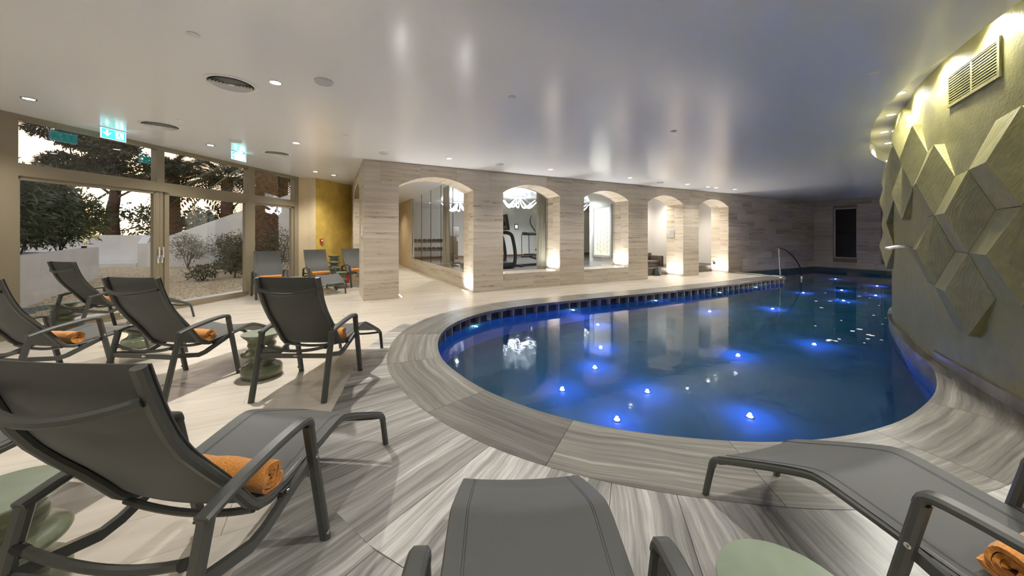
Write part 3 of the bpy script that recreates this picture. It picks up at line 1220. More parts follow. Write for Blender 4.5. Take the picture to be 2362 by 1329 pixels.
arc_box('wall_passage', 8.15, 13.7, 1.70, 2.5, -.02, CEIL, M['white_plaster'], 'white wall of the passage behind the arches')
arc_box('wall_passage_end', 13.42, 13.7, TH, 1.70, -.02, CEIL, M['white_plaster'], 'white wall closing the passage')
arc_box('wall_passage_start', 8.15, 8.3, TH, 1.70, -.02, CEIL, M['white_plaster'], 'white partition between gym and passage')
arc_box('baseboard_passage', 8.3, 13.42, 1.685, 1.70, 0, .08, M['beige_floor'], 'beige skirting of the passage')

# frosted honeycomb panel in the partition, seen through the third arch
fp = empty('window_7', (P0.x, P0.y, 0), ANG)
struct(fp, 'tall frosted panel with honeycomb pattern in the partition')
mb = MB()
for n0, n1, z0, z1 in ((1.28, 1.36, .62, 2.5), (2.22, 2.30, .62, 2.5), (1.28, 2.30, 2.42, 2.5), (1.28, 2.30, .62, .7)):
    mb.box(8.13, (n0 + n1) / 2, (z0 + z1) / 2, .06, n1 - n0, z1 - z0)
mb.build('panel_frame', M['grey_paint'], fp)
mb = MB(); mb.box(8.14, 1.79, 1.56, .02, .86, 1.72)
mb.build('panel_glass', emis('glowing_frosted_glass', (1.0, .90, .70), .22, (.7, .66, .55)), fp)  # faint warm glow put into the pane, which is no lamp
mb = MB()
for i in range(4):
    for j in range(9):
        cn = 1.52 + i * .17; cz = .85 + j * .17 + (i % 2) * .085
        for a_ in range(3):
            an = math.radians(30 + 120 * a_)
            for sg in (0, 1):
                p = Vector((8.126, cn, cz)); q = p + Vector((0, cos(an) * .095, sin(an) * .095))
                if not sg:
                    mb.bar(p, q, .004, .008, (1, 0, 0))
mb.build('honeycomb_lines', M['grey_paint'], fp)

# glass of the gym: arches 2 and 3, and along the corridor
for k_, (a, b, z) in enumerate((ARCH[1], ARCH[2])):
    poly = [(a, z), (b, z)] + [(a + (b - a) * (1 - i / 20), archz(a + (b - a) * (1 - i / 20))) for i in range(21)]
    mb = MB(); mb.prism(poly, .60, .612, M=FRONT)
    o = mb.build('window_%d' % (5 + k_), M['glass'])
    o.location = (P0.x, P0.y, 0); o.rotation_euler = (0, 0, ANG)
    struct(o, ('arched glass pane before the treadmill', 'arched glass pane before the honeycomb panel')[k_])
wc = empty('window_8', (P0.x, P0.y, 0), ANG)
struct(wc, 'glass wall between corridor and gym')
gy = [TH, 1.75, 2.95, 4.2, 5.6, 7.25]
for a, b in zip(gy, gy[1:]):
    mb = MB(); mb.box(GN + .05, (a + b) / 2, (.46 + CEIL) / 2, .012, b - a - .012, CEIL - .46)
    mb.build('pane', M['glass'], wc)
for y in gy[1:-1]:
    MB().box(GN + .05, y, (.46 + CEIL) / 2, .014, .016, CEIL - .46).build('pane_joint', M['frame_dark'], wc)
mb = MB(); mb.box(GN + .05, (TH + 7.25) / 2, .45, .05, 7.25 - TH, .02)
mb.box(GN + .05, 7.23, 1.72, .05, .04, 2.54)
mb.build('channel', M['steel'], wc)
# ------------------------------------------------------------------ glazed front to the garden
GF_Z = (2.17, 2.34)


def gpt(y, d=0.0):
    """point on the glass line at world y, d metres towards the room"""
    return (glassX(y) + GDIR.y * d, y - GDIR.x * d)


def gbar(mb, y0, y1, z0, z1, th=.10, d=0.0):
    a, b = gpt(y0, d), gpt(y1, d)
    c = ((a[0] + b[0]) / 2, (a[1] + b[1]) / 2, (z0 + z1) / 2)
    L_ = hypot(b[0] - a[0], b[1] - a[1])
    mb.obox(c, (GDIR.x, GDIR.y, 0), (-GDIR.y, GDIR.x, 0), (0, 0, 1), L_ / 2, th / 2, (z1 - z0) / 2)
    return mb


bays = [(1.72, 4.42), (4.70, 6.30), (6.42, 8.12), (8.30, 9.52)]
posts = [(1.6, 1.72), (4.42, 4.70), (6.30, 6.42), (8.12, 8.30), (9.52, 9.70)]
tr = MB()
for a, b in posts:
    gbar(tr, a, b, 0 if b - a > .15 else GF_Z[0], CEIL, .13)
gbar(tr, 1.6, 9.7, GF_Z[0], GF_Z[1], .125)
gbar(tr, 1.6, 9.7, 2.925, CEIL, .12)
gbar(tr, 1.6, 9.7, -.02, .035, .14)
struct(tr.build('trim_1', M['frame']), 'taupe aluminium frame of the glazed garden front')
wi = 1
WLAB = ['upper glass pane beyond the edge of the wide post', 'upper glass pane with the pine tree behind', 'upper glass pane with palm fronds behind', 'upper glass pane with the thick palm trunk behind']
DLAB = ['garden glass pane beyond the wide post', 'sliding glass door with the setting sun behind', 'sliding glass door with the ramp wall behind', 'narrow glass pane with the thick palm trunk behind']
for k_, (a, b) in enumerate(bays):
    mb = MB(); gbar(mb, a - .01, b + .01, GF_Z[1], 2.925, .012)
    struct(mb.build('window_%d' % (21 + k_), M['glass']), WLAB[k_])
    nm = 'door_%d' % k_ if k_ in (1, 2) else 'window_%d' % (31 + k_)
    d = empty(nm); struct(d, DLAB[k_])
    mb = MB()
    st = .075
    dd = .03 if k_ == 2 else .0
    gbar(mb, a, a + st * .4 if k_ != 2 else a + st, .035, GF_Z[0], .07, dd)
    gbar(mb, b - st if k_ != 1 else b - .03, b, .035, GF_Z[0], .07, dd)
    gbar(mb, a, b, .035, .11, .07, dd); gbar(mb, a, b, GF_Z[0] - .05, GF_Z[0], .07, dd)
    mb.build('door_frame' if 'door' in nm else 'window_frame', M['frame'], d)
    mb = MB(); gbar(mb, a + .02, b - .02, .1, GF_Z[0] - .04, .012, dd)
    mb.build('pane', M['glass'], d)
mb = MB(); gbar(mb, 6.30, 6.36, .035, GF_Z[0], .075, .0); mb.build('stile', M['frame'], bpy.data.objects['door_1'])
mb = MB(); gbar(mb, 6.363, 6.42, .035, GF_Z[0], .075, .0); mb.build('stile', M['frame'], bpy.data.objects['door_2'])
for nm, y in (('door_1', 6.33), ('door_2', 6.395)):
    mb = MB()
    gbar(mb, y - .012, y + .012, .88, 1.02, .012, .045)
    p = gpt(y, .075)
    mb.tube([gpt(y, .045) + (.98,), p + (.98,), p + (1.17,)], .009, 8)
    mb.build('door_handle', M['white_paint'], bpy.data.objects[nm])

# ------------------------------------------------------------------ garden
M['concrete'] = simple('pale_concrete', (.80, .78, .76), .8, var=(1.5, .06), bump=(25, .2))
M['paving'] = simple('pale_paving', (.72, .70, .66), .7, var=(4, .08))


def gravel_mat():
    m, t, b = new_mat('tan_gravel')
    tc = nd(t, 'ShaderNodeTexCoord')
    v = nd(t, 'ShaderNodeTexVoronoi'); v.inputs['Scale'].default_value = 26
    t.links.new(tc.outputs['Object'], v.inputs['Vector'])
    r = nd(t, 'ShaderNodeValToRGB')
    r.color_ramp.elements[0].position = .1; r.color_ramp.elements[0].color = (.30, .21, .11, 1)
    r.color_ramp.elements[1].position = .9; r.color_ramp.elements[1].color = (.85, .68, .46, 1)
    sx = nd(t, 'ShaderNodeSeparateColor')
    t.links.new(v.outputs['Color'], sx.inputs[0])
    t.links.new(sx.outputs[0], r.inputs[0]); t.links.new(r.outputs[0], b.inputs['Base Color'])
    b.inputs['Roughness'].default_value = .9
    bp = nd(t, 'ShaderNodeBump'); bp.inputs['Strength'].default_value = .9; bp.inputs['Distance'].default_value = .03; bp.invert = True
    t.links.new(v.outputs['Distance'], bp.inputs['Height']); t.links.new(bp.outputs[0], b.inputs['Normal'])
    return m


GZ = -.06
mb = MB()
a, b = gpt(-3, -.12), gpt(10.2, -.12)
pl = [(-60, -3), a, b, (-5.7, 10.2), WS(-.3, 4.6), WS(-.3, 14), (-2, 60), (-60, 60)]
mb.prism(pl, GZ - .1, GZ)
struct(mb.build('ground', gravel_mat()), 'tan gravel ground of the garden')
mb = MB()
q = [gpt(-2, -.13), gpt(10, -.13), gpt(10, -1.0), gpt(-2, -1.0)]
mb.prism(q, GZ - .02, -.02)
struct(mb.build('path', M['paving']), 'pale paving strip outside the glass doors')


def gwall(name, pts, tops, th, label, z0=-.2):
    mb = MB()
    for i in range(len(pts) - 1):
        a, b = Vector(pts[i]), Vector(pts[i + 1])
        d = (b - a).normalized(); nn = Vector((-d.y, d.x)) * th
        k = len(mb.v)
        for q, tz in ((a, tops[i]), (b, tops[i + 1]), (b + nn, tops[i + 1]), (a + nn, tops[i])):
            mb.vert((q.x, q.y, z0)); mb.vert((q.x, q.y, tz))
        for f in ((0, 2, 4, 6), (7, 5, 3, 1), (0, 1, 3, 2), (2, 3, 5, 4), (4, 5, 7, 6), (6, 7, 1, 0)):
            mb.face(*[k + i_ for i_ in f])
    return struct(mb.build(name, M['concrete']), label)


gwall('wall_planter', [(-14.3, 12.2), (-9.6, 6.9), (-8.6, 4.2), (-8.2, 0)], [1.0, .97, .96, .95], -.25, 'low concrete planter wall below the oleander hedge')
gwall('wall_garden_back', [(-18.0, 17.6), (-25.0, 15.0)], [1.45, 1.45], .3, 'concrete wall behind the garden steps')
gwall('wall_garden_return', [(-17.2, 16.6), (-18.0, 17.6)], [1.05, 1.45], .3, 'short concrete cheek beside the garden steps')
gwall('wall_ramp', [(-9.2, 18.4), (-17.2, 16.6)], [4.4, 1.05], -.3, 'tall white sloping wall of the garden ramp')
gwall('wall_ramp_end', [(-4.5, 19.4), (-9.2, 18.4)], [4.6, 4.4], -.3, 'tall white garden wall beyond the palm trunk')
st = struct(empty('garden_step_base', (0, 0, 0)), 'three pale concrete steps in the garden')
for i in range(3):
    mb = MB()
    d = Vector((-7.0, -2.6)).normalized(); nn = Vector((-d.y, d.x))
    a = Vector((-18.1, 17.35)) + nn * (.35 * (2 - i) - .1)
    b = a + d * 5.0
    mb.prism([tuple(a), tuple(b), tuple(b - nn * .4), tuple(a - nn * .4)], GZ + .17 * i, GZ + .17 * (i + 1))
    mb.build('step', M['concrete'], st)
mb = MB()
mb.prism([(-9.9, 6.9), (-14.6, 12.2), (-30, 14), (-30, 0), (-8.6, 0), (-8.9, 4.2)], .4, .82)
struct(mb.build('ground_planter', simple('dark_soil', (.06, .045, .03), .95, bump=(12, .6))), 'dark planter soil under the hedge')
mb = MB(); mb.prism([(-60, 19), (-26, 15.3), (-18.2, 18), (-9, 18.9), (-2, 20), (-2, 60), (-60, 60)], -.1, 1.0)
struct(mb.build('ground_upper', simple('upper_garden_soil', (.10, .07, .04), .95, var=(1, .2))), 'upper garden ground behind the concrete walls')

# ------------------------------------------------------------------ loungers
PROF = [(-.004, 1.02), (.012, .965), (.04, .88), (.072, .80), (.107, .735), (.16, .66), (.225, .575), (.285, .49), (.325, .43), (.365, .392), (.42, .375), (.50, .380), (.62, .397), (.75, .418), (.84, .431), (.885, .432), (.93, .418), (1.05, .365), (1.20, .293), (1.31, .238)]


def make_lounger():
    root = empty('sun_lounger')
    X = .297
    for sx in (-1, 1):
        x = sx * X
        l1 = MB().sweep([(x, 0, 0), (x, .065, .275), (x, .128, .54)], .046, .036, (1, 0, 0)).build('leg', M['chair'], root, smooth=40)
        l2 = MB().sweep([(x, .69, 0), (x, .63, .29), (x, .572, .57)], .046, .034, (1, 0, 0)).build('leg', M['chair'], root, smooth=40)
        for y, z, nm in ((.672, .045, 'bolt'), (.594, .43, 'bolt')):
            b = MB().lathe([(.009, 0), (.009, .003), (.005, .006)], 10, (x + sx * .023, y, z), True, ((0, 1, 0), (0, 0, 1), (sx, 0, 0)))
            b.build(nm, M['chrome'], l2, smooth=40)
        ap = [(x, .112, .541), (x, .19, .560)] + spline([(x, .26, .574), (x, .40, .592), (x, .50, .599), (x, .545, .598), (x, .568, .588), (x, .577, .562)], .025)
        MB().sweep(ap, .05, .028, (1, 0, 0)).build('armrest', M['chair'], root, smooth=40)
        MB().sweep([(x * .95, .085, .365), (x * .95, .30, .305), (x * .95, .36, .312), (x * .95, .606, .40)], .02, .036, (1, 0, 0), rnd_=False).build('side_brace', M['chair'], root)
        # sling rail, ending in the small front leg
        xr = sx * .25
        rp_ = [(sx * (.245 if z > .7 else .25), y, z) for y, z in PROF] + [(xr, 1.338, .222), (xr, 1.355, .200), (xr, 1.364, .175)]
        MB().sweep(rp_, .036, .030, (1, 0, 0)).build('side_rail', M['chair'], root, smooth=40)
        MB().sweep([(xr, 1.362, .185), (xr, 1.385, .09), (xr, 1.405, 0)], .034, .024, (1, 0, 0)).build('foot_leg', M['chair'], root, smooth=40)
        # pivot bracket
        MB().box(sx * .272, .47, .365, .02, .05, .03).build('bracket', M['black_rubber'], root)
        MB().lathe([(.012, 0), (.012, .004)], 10, (sx * .285, .47, .365), True, ((0, 1, 0), (0, 0, 1), (sx, 0, 0))).build('bolt', M['chrome'], root)

    def sag(y, z, dy, dz, n=12, x=.25):
        return [(-x + 2 * x * i / n, y + dy * (1 - (2 * i / n - 1) ** 2), z + dz * (1 - (2 * i / n - 1) ** 2)) for i in range(n + 1)]
    MB().sweep(sag(.012, .925, -.06, -.035, x=.238), .028, .026, (0, 0, 1)).build('head_bar', M['chair'], root, smooth=40)
    MB().tube(sag(.10, .435, -.0, -.045, x=.285), .0135, 8).build('rear_bar', M['chair'], root, smooth=40)
    for sx in (-1, 1):
        MB().tube([(sx * .285, .10, .435), (sx * .25, .10, .4215)], .0165, 8).build('rear_bar_sleeve', M['black_rubber'], root, smooth=40)
    MB().tube(sag(.35, .39, 0, -.03, x=.25), .0125, 8).build('seat_bar', M['chair'], root, smooth=40)
    MB().tube(sag(1.32, .222, 0, -.022, x=.25), .0125, 8).build('foot_bar', M['chair'], root, smooth=40)
    rb = MB().sweep([(-X, .082, .355), (X, .082, .355)], .012, .036, (0, 1, 0), rnd_=False).build('lower_bar', M['chair'], root)
    MB().lathe([(.02, 0), (.018, .003)], 14, (.02, .074, .357), True, ((1, 0, 0), (0, 0, .5), (0, -1, 0))).build('name_plate', M['steel'], rb, smooth=40)
    MB().sweep([(-X * .95, .50, .352), (X * .95, .50, .352)], .02, .02, (0, 1, 0)).build('front_bar', M['chair'], root)
    # sling: a thin sheet with a slight hollow between the rails
    P_ = spline([(y, z, 0) for y, z in PROF], .025)
    mb = MB()
    K = 12
    th = .0035
    L_ = 0
    NP = len(P_)
    for side in (1, -1):
        L_ = 0
        for i, p in enumerate(P_):
            q0, q1 = P_[max(0, i - 1)], P_[min(NP - 1, i + 1)]
            t = (q1 - q0).normalized()
            nx, nz = -t.y, t.x           # normal in the (y, z) plane: up and to the front
            if nz < 0 and abs(nz) > .9:
                nx, nz = -nx, -nz
            if nx < 0 and nz < 0:
                nx, nz = -nx, -nz
            if i:
                L_ += (p - P_[i - 1]).length
            e_ = min(1, i / 4) * min(1, (NP - 1 - i) / 4)
            for j in range(K + 1):
                f = 2 * j / K - 1
                x = f * .262
                h = .0165 - .022 * (1 - f * f) * (.5 + .5 * e_)
                if i < 3:
                    h -= .012 * (1 - i / 3) * 0
                mb.vert((x, p.x + nx * (h + side * th / 2), p.y + nz * (h + side * th / 2)), (x, L_))
    W_ = K + 1
    NV = NP * W_
    for i in range(NP - 1):
        for j in range(K):
            a = i * W_ + j
            mb.face(a, a + 1, a + W_ + 1, a + W_)
            mb.face(NV + a, NV + a + W_, NV + a + W_ + 1, NV + a + 1)
    for i in range(NP - 1):
        for j in (0, K):
            a = i * W_ + j
            mb.face(a, a + W_, NV + a + W_, NV + a)
    for i in (0, NP - 1):
        for j in range(K):
            a = i * W_ + j
            mb.face(a, NV + a, NV + a + 1, a + 1)
    sl = mb.build('sling', M['sling'], root, smooth=50)
    # seams near the edges of the fabric
    for sx in (-1, 1):
        for xo in (.205, .212):
            pts = []
            for i, p in enumerate(P_):
                q0, q1 = P_[max(0, i - 1)], P_[min(NP - 1, i + 1)]
                t = (q1 - q0).normalized(); nx, nz = -t.y, t.x
                if (nz < 0 and abs(nz) > .9) or (nx < 0 and nz < 0):
                    nx, nz = -nx, -nz
                f = xo / .262
                e_ = min(1, i / 4) * min(1, (NP - 1 - i) / 4)
                h = .0165 - .022 * (1 - f * f) * (.5 + .5 * e_) + .0022
                pts.append((sx * xo, p.x + nx * h, p.y + nz * h))
            MB().sweep(pts, .0014, .0008, (1, 0, 0), rnd_=False).build('seam', M['black_rubber'], sl)
    return root


proto = make_lounger()
KM = kid_map()
LG = 'grey mesh sun loungers around the pool'
LOUNGERS = [   # x, y, heading (degrees, anticlockwise from +y), label
    (-1.19, .917, -4.8, 'large grey mesh lounger seen from behind beside the grey paving, biggest in view'),
    (.10, .295, 2.5, 'grey mesh lounger pointing straight at the pool, only its foot end in view'),
    (1.657, .574, 16.7, 'grey mesh lounger with its footrest by the pool and skirting, nearest the gold wall'),
    (-1.829, 2.87, 0, 'grey mesh lounger with its back to us beside the whole green stool'),
    (-3.094, 2.861, -6.5, 'grey mesh lounger with its back before the door handles and the sun'),
    (-4.228, 2.771, -6.5, 'grey mesh lounger cut by the picture edge beside the wide post'),
    (-5.97, 4.669, -14, 'grey mesh lounger standing close to the sunlit glass door and planter wall'),
    (-2.575, .787, -7, 'grey mesh lounger of which only the seat edge shows behind the big lounger'),
    (-5.743, 8.27, -137, 'dark lounger facing us before the narrow pane and palm trunk'),
    (-5.16, 9.22, -134, 'pale lit lounger facing us with its footrest showing by the ochre wall'),
    (-4.60, 10.06, -131, 'lounger half hidden by the stone corner beside the fire extinguisher'),
]
loungers = []
for i, (x, y, a, lab) in enumerate(LOUNGERS):
    o = proto if i == 0 else copy_tree(proto, KM)
    o.location = (x, y, 0)
    o.rotation_euler = (0, 0, math.radians(a))
    tag(o, lab, 'lounger', LG)
    loungers.append(o)

# ------------------------------------------------------------------ rolled towels


def towel(seed, L_=.42, R=.056, turns=3.1):
    rr = random.Random(seed)
    mb = MB()
    n = 64
    K = 14
    th = R / (turns + .6)
    prof = []
    for i in range(n + 1):
        f = i / n
        a = f * turns * 2 * pi
        r = th * .45 + (R - th * .55) * f
        prof.append((a, r))
    ph = rr.uniform(0, 6)
    for side in (0, 1):
        for i, (a, r) in enumerate(prof):
            q = r + (th * .86 if side else 0) - th * .3
            sq = 1 - .10 * max(0, -sin(a + .4)) - .05 * cos(2 * a)
            for j in range(K + 1):
                x = (j / K - .5) * L_
                w = 1 + .035 * sin(9 * x / L_ * 2 + a * 1.3 + ph) + .02 * sin(31 * x + ph * 2)
                if j in (0, K):
                    w *= .965
                xx = x + .006 * sin(3 * a + ph + j) * (1 if j in (0, K) else 0) + (.012 * (1 - i / n) * (-1 if j == 0 else 1) * -1 if j in (0, K) else 0)
                mb.vert((xx, cos(a - .9) * q * w * sq, sin(a - .9) * q * w * sq), (x, a * .05))
    W_ = K + 1
    NV = (n + 1) * W_
    for i in range(n):
        for j in range(K):
            a = i * W_ + j
            mb.face(a, a + 1, a + W_ + 1, a + W_)
            mb.face(NV + a, NV + a + W_, NV + a + W_ + 1, NV + a + 1)
        for j in (0, K):
            a = i * W_ + j
            mb.face(a, a + W_, NV + a + W_, NV + a)
    for i in (0, n):
        for j in range(K):
            a = i * W_ + j
            mb.face(a, NV + a, NV + a + 1, a + 1)
    return mb.mesh('rolled_towel', M['towel'], 60)


tw_me = [towel(1), towel(5), towel(9)]
TOWELS = {0: 'large orange rolled towel with its spiral end on the biggest lounger', 2: 'orange towel on the lounger nearest the gold wall', 3: 'orange rolled towel on the lounger beside the whole green stool',
          4: 'orange rolled towel on the lounger with its back before the door handles', 5: 'orange rolled towel with a wide spiral end on the lounger cut by the picture edge', 6: 'orange towel half hidden on the lounger by the sunlit glass door',
          8: 'orange towel across the dark lounger facing us', 9: 'orange towel across the pale lit lounger facing us', 10: 'orange towel on the lounger half hidden by the stone corner'}
for i, lab in TOWELS.items():
    L_ = loungers[i]
    o = link('rolled_towel', tw_me[i % 3])
    a = L_.rotation_euler.z
    lx, ly, lz = (.035 if i < 7 else 0), .452, .440
    o.location = (L_.location.x + cos(a) * lx - sin(a) * ly, L_.location.y + sin(a) * lx + cos(a) * ly, lz)
    o.rotation_euler = (0, 0, a + (.04 if i % 2 else -.03))
    tag(o, lab, 'towel', 'orange rolled towels on the loungers')

# ------------------------------------------------------------------ turned ceramic stools


def make_stool():
    root = empty('ceramic_stool')
    pr = [(.0, 0), (.150, 0), (.165, .012), (.171, .045), (.170, .085), (.160, .105), (.135, .118), (.112, .135), (.100, .155), (.100, .172), (.113, .190), (.145, .205), (.166, .216), (.171, .228), (.163, .240), (.135, .252), (.115, .268), (.108, .282), (.114, .296),
          (.119, .310), (.113, .325), (.105, .337), (.108, .348), (.135, .375), (.160, .400), (.168, .413)]
    MB().lathe(pr, 48, cap=False).build('body', M['ceramic'], root, smooth=60)
    MB().lathe([(.168, .413), (.167, .419), (.160, .420), (.0005, .418)], 48, cap=False).build('top', M['ceramic_top'], root, smooth=60, recalc=False)
    return root


sp = make_stool()
KM = kid_map()
STOOLS = [(-2.44, 3.44, 0, 'green turned ceramic stool standing whole between two loungers'), (-1.86, 1.28, 0, 'large green ceramic stool beside the biggest lounger, cut by the picture edge'),
          (.725, .92, 0, 'pale green round stool top between the two loungers at the pool front'), (-6.37, 5.0, 0, 'green ceramic stool between the planter wall glass and a lounger'),
          (-4.60, 4.36, 0, 'green ceramic stool mostly hidden behind the lounger before the sun'), (-4.98, 9.88, 0, 'lower green ceramic stool of the stack by the ochre wall'),
          (-4.98, 9.88, .42, 'upper green ceramic stool of the stack by the ochre wall'), (-5.02, 8.17, 0, 'stool with dark top between the two far loungers facing us'),
          (-4.56, 9.38, 0, 'stool between the pale lit lounger and the stone corner')]
for i, (x, y, z, lab) in enumerate(STOOLS):
    o = sp if i == 0 else copy_tree(sp, KM)
    o.location = (x, y, z)
    o.rotation_euler = (0, 0, i * .7)
    tag(o, lab, 'stool', 'turned green ceramic stools')

# ------------------------------------------------------------------ ceiling fittings


def lamp(name, loc, power, spot=None, color=(1, .965, .905), blend=.6, radius=.04, parent=None, rot=None):
    d = bpy.data.lights.new(name, 'SPOT' if spot else 'POINT')
    d.energy = power * LAMP
    d.color = color
    d.shadow_soft_size = radius
    if spot:
        d.spot_size = math.radians(spot); d.spot_blend = blend
    o = bpy.data.objects.new(name, d)
    COL.objects.link(o)
    o.location = loc
    if rot:
        o.rotation_euler = rot
    if parent:
        o.parent = parent
    return o


def make_downlight(mat_ring, r=.048):
    root = empty('downlight')
    MB().lathe([(r, -.002), (r + .004, -.006), (r + .014, -.005), (r + .016, 0), (r + .012, .004), (r, .004)], 24, cap=False).build('trim_ring', mat_ring, root, smooth=60)
    MB().lathe([(r, .0005), (r, -.0015), (.0005, -.0025)], 24, cap=False).build('lens', M['lens'], root, smooth=60)
    return root


dl_w = make_downlight(M['white_paint'])
dl_d = make_downlight(M['dark_metal'])
KM = kid_map()
PWR = 62
DL = [  # x, y, dark ring, power, label
    (-5.73, 4.18, 1, .6, 'downlight with a dark ring in the ceiling corner by the wide post'),
    (-2.51, 3.74, 0, 2.3, 'bright downlight beside the largest round air diffuser'),
    (-3.76, 6.14, 0, 1.0, 'bright downlight beside the small diffuser in mid ceiling'),
    (-5.38, 6.29, 1, .6, 'dark ringed downlight above the ramp door'),
    (-5.25, 6.80, 1, .4, 'small dark ringed downlight beside the farther exit sign'),
    (-4.93, 8.83, 1, .7, 'first of two small downlights before the ochre wall'),
    (-4.72, 9.32, 1, .7, 'second small downlight, closer to the ochre wall'),
    (-1.31, 7.36, 0, .8, 'downlight over the first arch'),
    (.935, 8.54, 0, .8, 'downlight over the second arch'),
    (3.26, 9.73, 0, .8, 'downlight over the third arch'),
    (5.44, 10.93, 0, .6, 'downlight over the fourth arch'),
    (6.40, 11.5, 0, .35, 'first of a close pair of downlights past the fourth arch'),
    (6.78, 11.7, 0, .35, 'second of a close pair of downlights past the fourth arch'),
    (7.65, 12.1, 0, .6, 'downlight over the fifth arch'),
    (-4.7, 1.3, 1, 1.0, 'downlight out of the picture over the loungers by the plaster wall'),
    (-.9, .9, 0, .5, 'downlight out of the picture over the biggest lounger'),
    (1.2, 1.25, 0, 1.0, 'downlight out of the picture over the pool front'),
    (-2.6, -1.2, 0, .8, 'downlight out of the picture behind the loungers'),
    (.8, -1.2, 0, .8, 'downlight out of the picture behind the pool front'),
]
first = {0: True, 1: True}
for x, y, dk, pw, lab in DL:
    src = dl_d if dk else dl_w
    o = src if first[dk] else copy_tree(src, KM)
    first[dk] = False
    o.location = (x, y, CEIL)
    tag(o, lab, 'downlight', 'recessed ceiling downlights')
    lamp('lamp', (0, 0, -.03), PWR * pw, 125, parent=o, blend=.8, radius=.035)
# downlights in the recess along the gold wall
k_ = 0
for (cx, cy, lab) in ((2.62, .55, 'recess'), (3.55, 2.05, 'recess'), (4.02, 3.02, 'recess downlight above the vent grille'), (4.42, 3.72, 'recess downlight where the light strip narrows'),
                      (4.98, 4.52, 'largest recess downlight above the gold panels'), (5.72, 5.32, 'second recess downlight above the gold panels'), (6.55, 6.2, 'third recess downlight above the gold panels'),
                      (7.4, 6.93, 'farthest recess downlight above the gold panels'), (8.6, 7.5, 'recess'), (10.4, 8.0, 'recess'), (12.4, 8.3, 'recess'), (14.4, 8.5, 'recess')):  # the last three are unseen, added to brighten the end wall
    o = copy_tree(dl_w, KM)
    o.location = (cx, cy, 3.199)
    if lab == 'recess':
        lab = 'unseen recess downlight over the gold wall, out of the picture'
    tag(o, lab, 'downlight', 'downlights along the gold wall')
    lamp('lamp', (0, 0, -.03), PWR * (.75 if cy < 4.2 else 1.15 if cy < 7.6 else 1.8), 150, (1, .98, .90), parent=o, blend=.9, radius=.03)


def make_diffuser(R):
    root = empty('air_diffuser')
    MB().lathe([(R, .0), (R, -.004), (R * .86, -.010), (R * .84, -.004), (R * .84, .004)], 40, cap=False).build('rim', M['white_paint'], root, smooth=50)
    for k in range(6):
        r = R * (.80 - .12 * k)
        MB().lathe([(r, -.020), (r - R * .088, -.003), (r - R * .10, -.005), (r - .008, -.023)], 40, cap=False).build('ring_blade', M['white_paint'], root, smooth=50)
    MB().lathe([(R * .84, -.0012), (.0005, -.0012)], 40, cap=False).build('backing', M['black'], root)
    MB().lathe([(R * .11, -.004), (R * .10, -.016), (.0005, -.017)], 24, cap=False).build('centre_disc', M['white_paint'], root, smooth=50)
    return root


df = make_diffuser(.235)
KM = kid_map()
for i, (x, y, lab) in enumerate(((-3.0, 3.766, 'largest round air diffuser beside the bright downlight'), (-5.16, 5.17, 'round air diffuser beside the nearer exit sign'), (-4.60, 6.90, 'smallest looking round air diffuser farthest back'))):
    o = df if i == 0 else copy_tree(df, KM)
    o.location = (x, y, CEIL)
    tag(o, lab, 'air vent', 'round ceiling air diffusers')
sk = empty('ceiling_speaker')
MB().lathe([(.092, 0), (.092, -.012), (.088, -.018), (.082, -.02)], 32, cap=False).build('rim', M['white_paint'], sk, smooth=50)
MB().lathe([(.084, -.018), (.0005, -.0215)], 32, cap=False).build('grille', M['grey_paint'], sk, smooth=50)
KM = kid_map()
for i, (x, y, lab) in enumerate(((-1.98, 3.71, 'largest grey round ceiling speaker beside the bright downlight'), (-4.69, 5.98, 'round ceiling speaker beside the farther exit sign'), (-2.48, 6.84, 'round ceiling speaker before the stone corner'),
                                 (-.28, 7.93, 'round ceiling speaker between the first two arches'), (4.45, 10.6, 'round ceiling speaker between the third and fourth arches'))):
    o = sk if i == 0 else copy_tree(sk, KM)
    o.location = (x, y, CEIL)
    tag(o, lab, 'speaker', 'round ceiling speakers')
cap_me = MB().lathe([(.045, 0), (.045, -.006), (.04, -.008), (.0005, -.008)], 28, cap=False).mesh('sprinkler_cap', M['white_paint'], 50)
for i, (x, y, lab) in enumerate(((-2.58, 2.85, 'flush white sprinkler cap in the ceiling nearest the loungers'), (0.0, 4.13, 'flush white sprinkler cap over the near end of the pool'), (2.5, 5.46, 'flush white sprinkler cap over the middle of the pool'),
                                 (3.62, 3.52, 'flush white sprinkler cap beside the gold wall recess'), (-2.70, 5.70, 'flush white sprinkler cap before the stone corner'), (-4.66, 4.95, 'flush white sprinkler cap beside a diffuser'))):
    o = link('sprinkler_cap', cap_me, None, (x, y, CEIL))
    tag(o, lab, 'sprinkler cap', 'flush sprinkler caps')

# exit signs
M['sign'] = emis('exit_sign_green', (.05, .75, .70), .75)
M['sign_w'] = emis('exit_sign_white', (.85, 1.0, 1.0), 1.0)
M['sign_edge'] = emis('exit_sign_edge', (.45, .65, 1.0), 1.0)


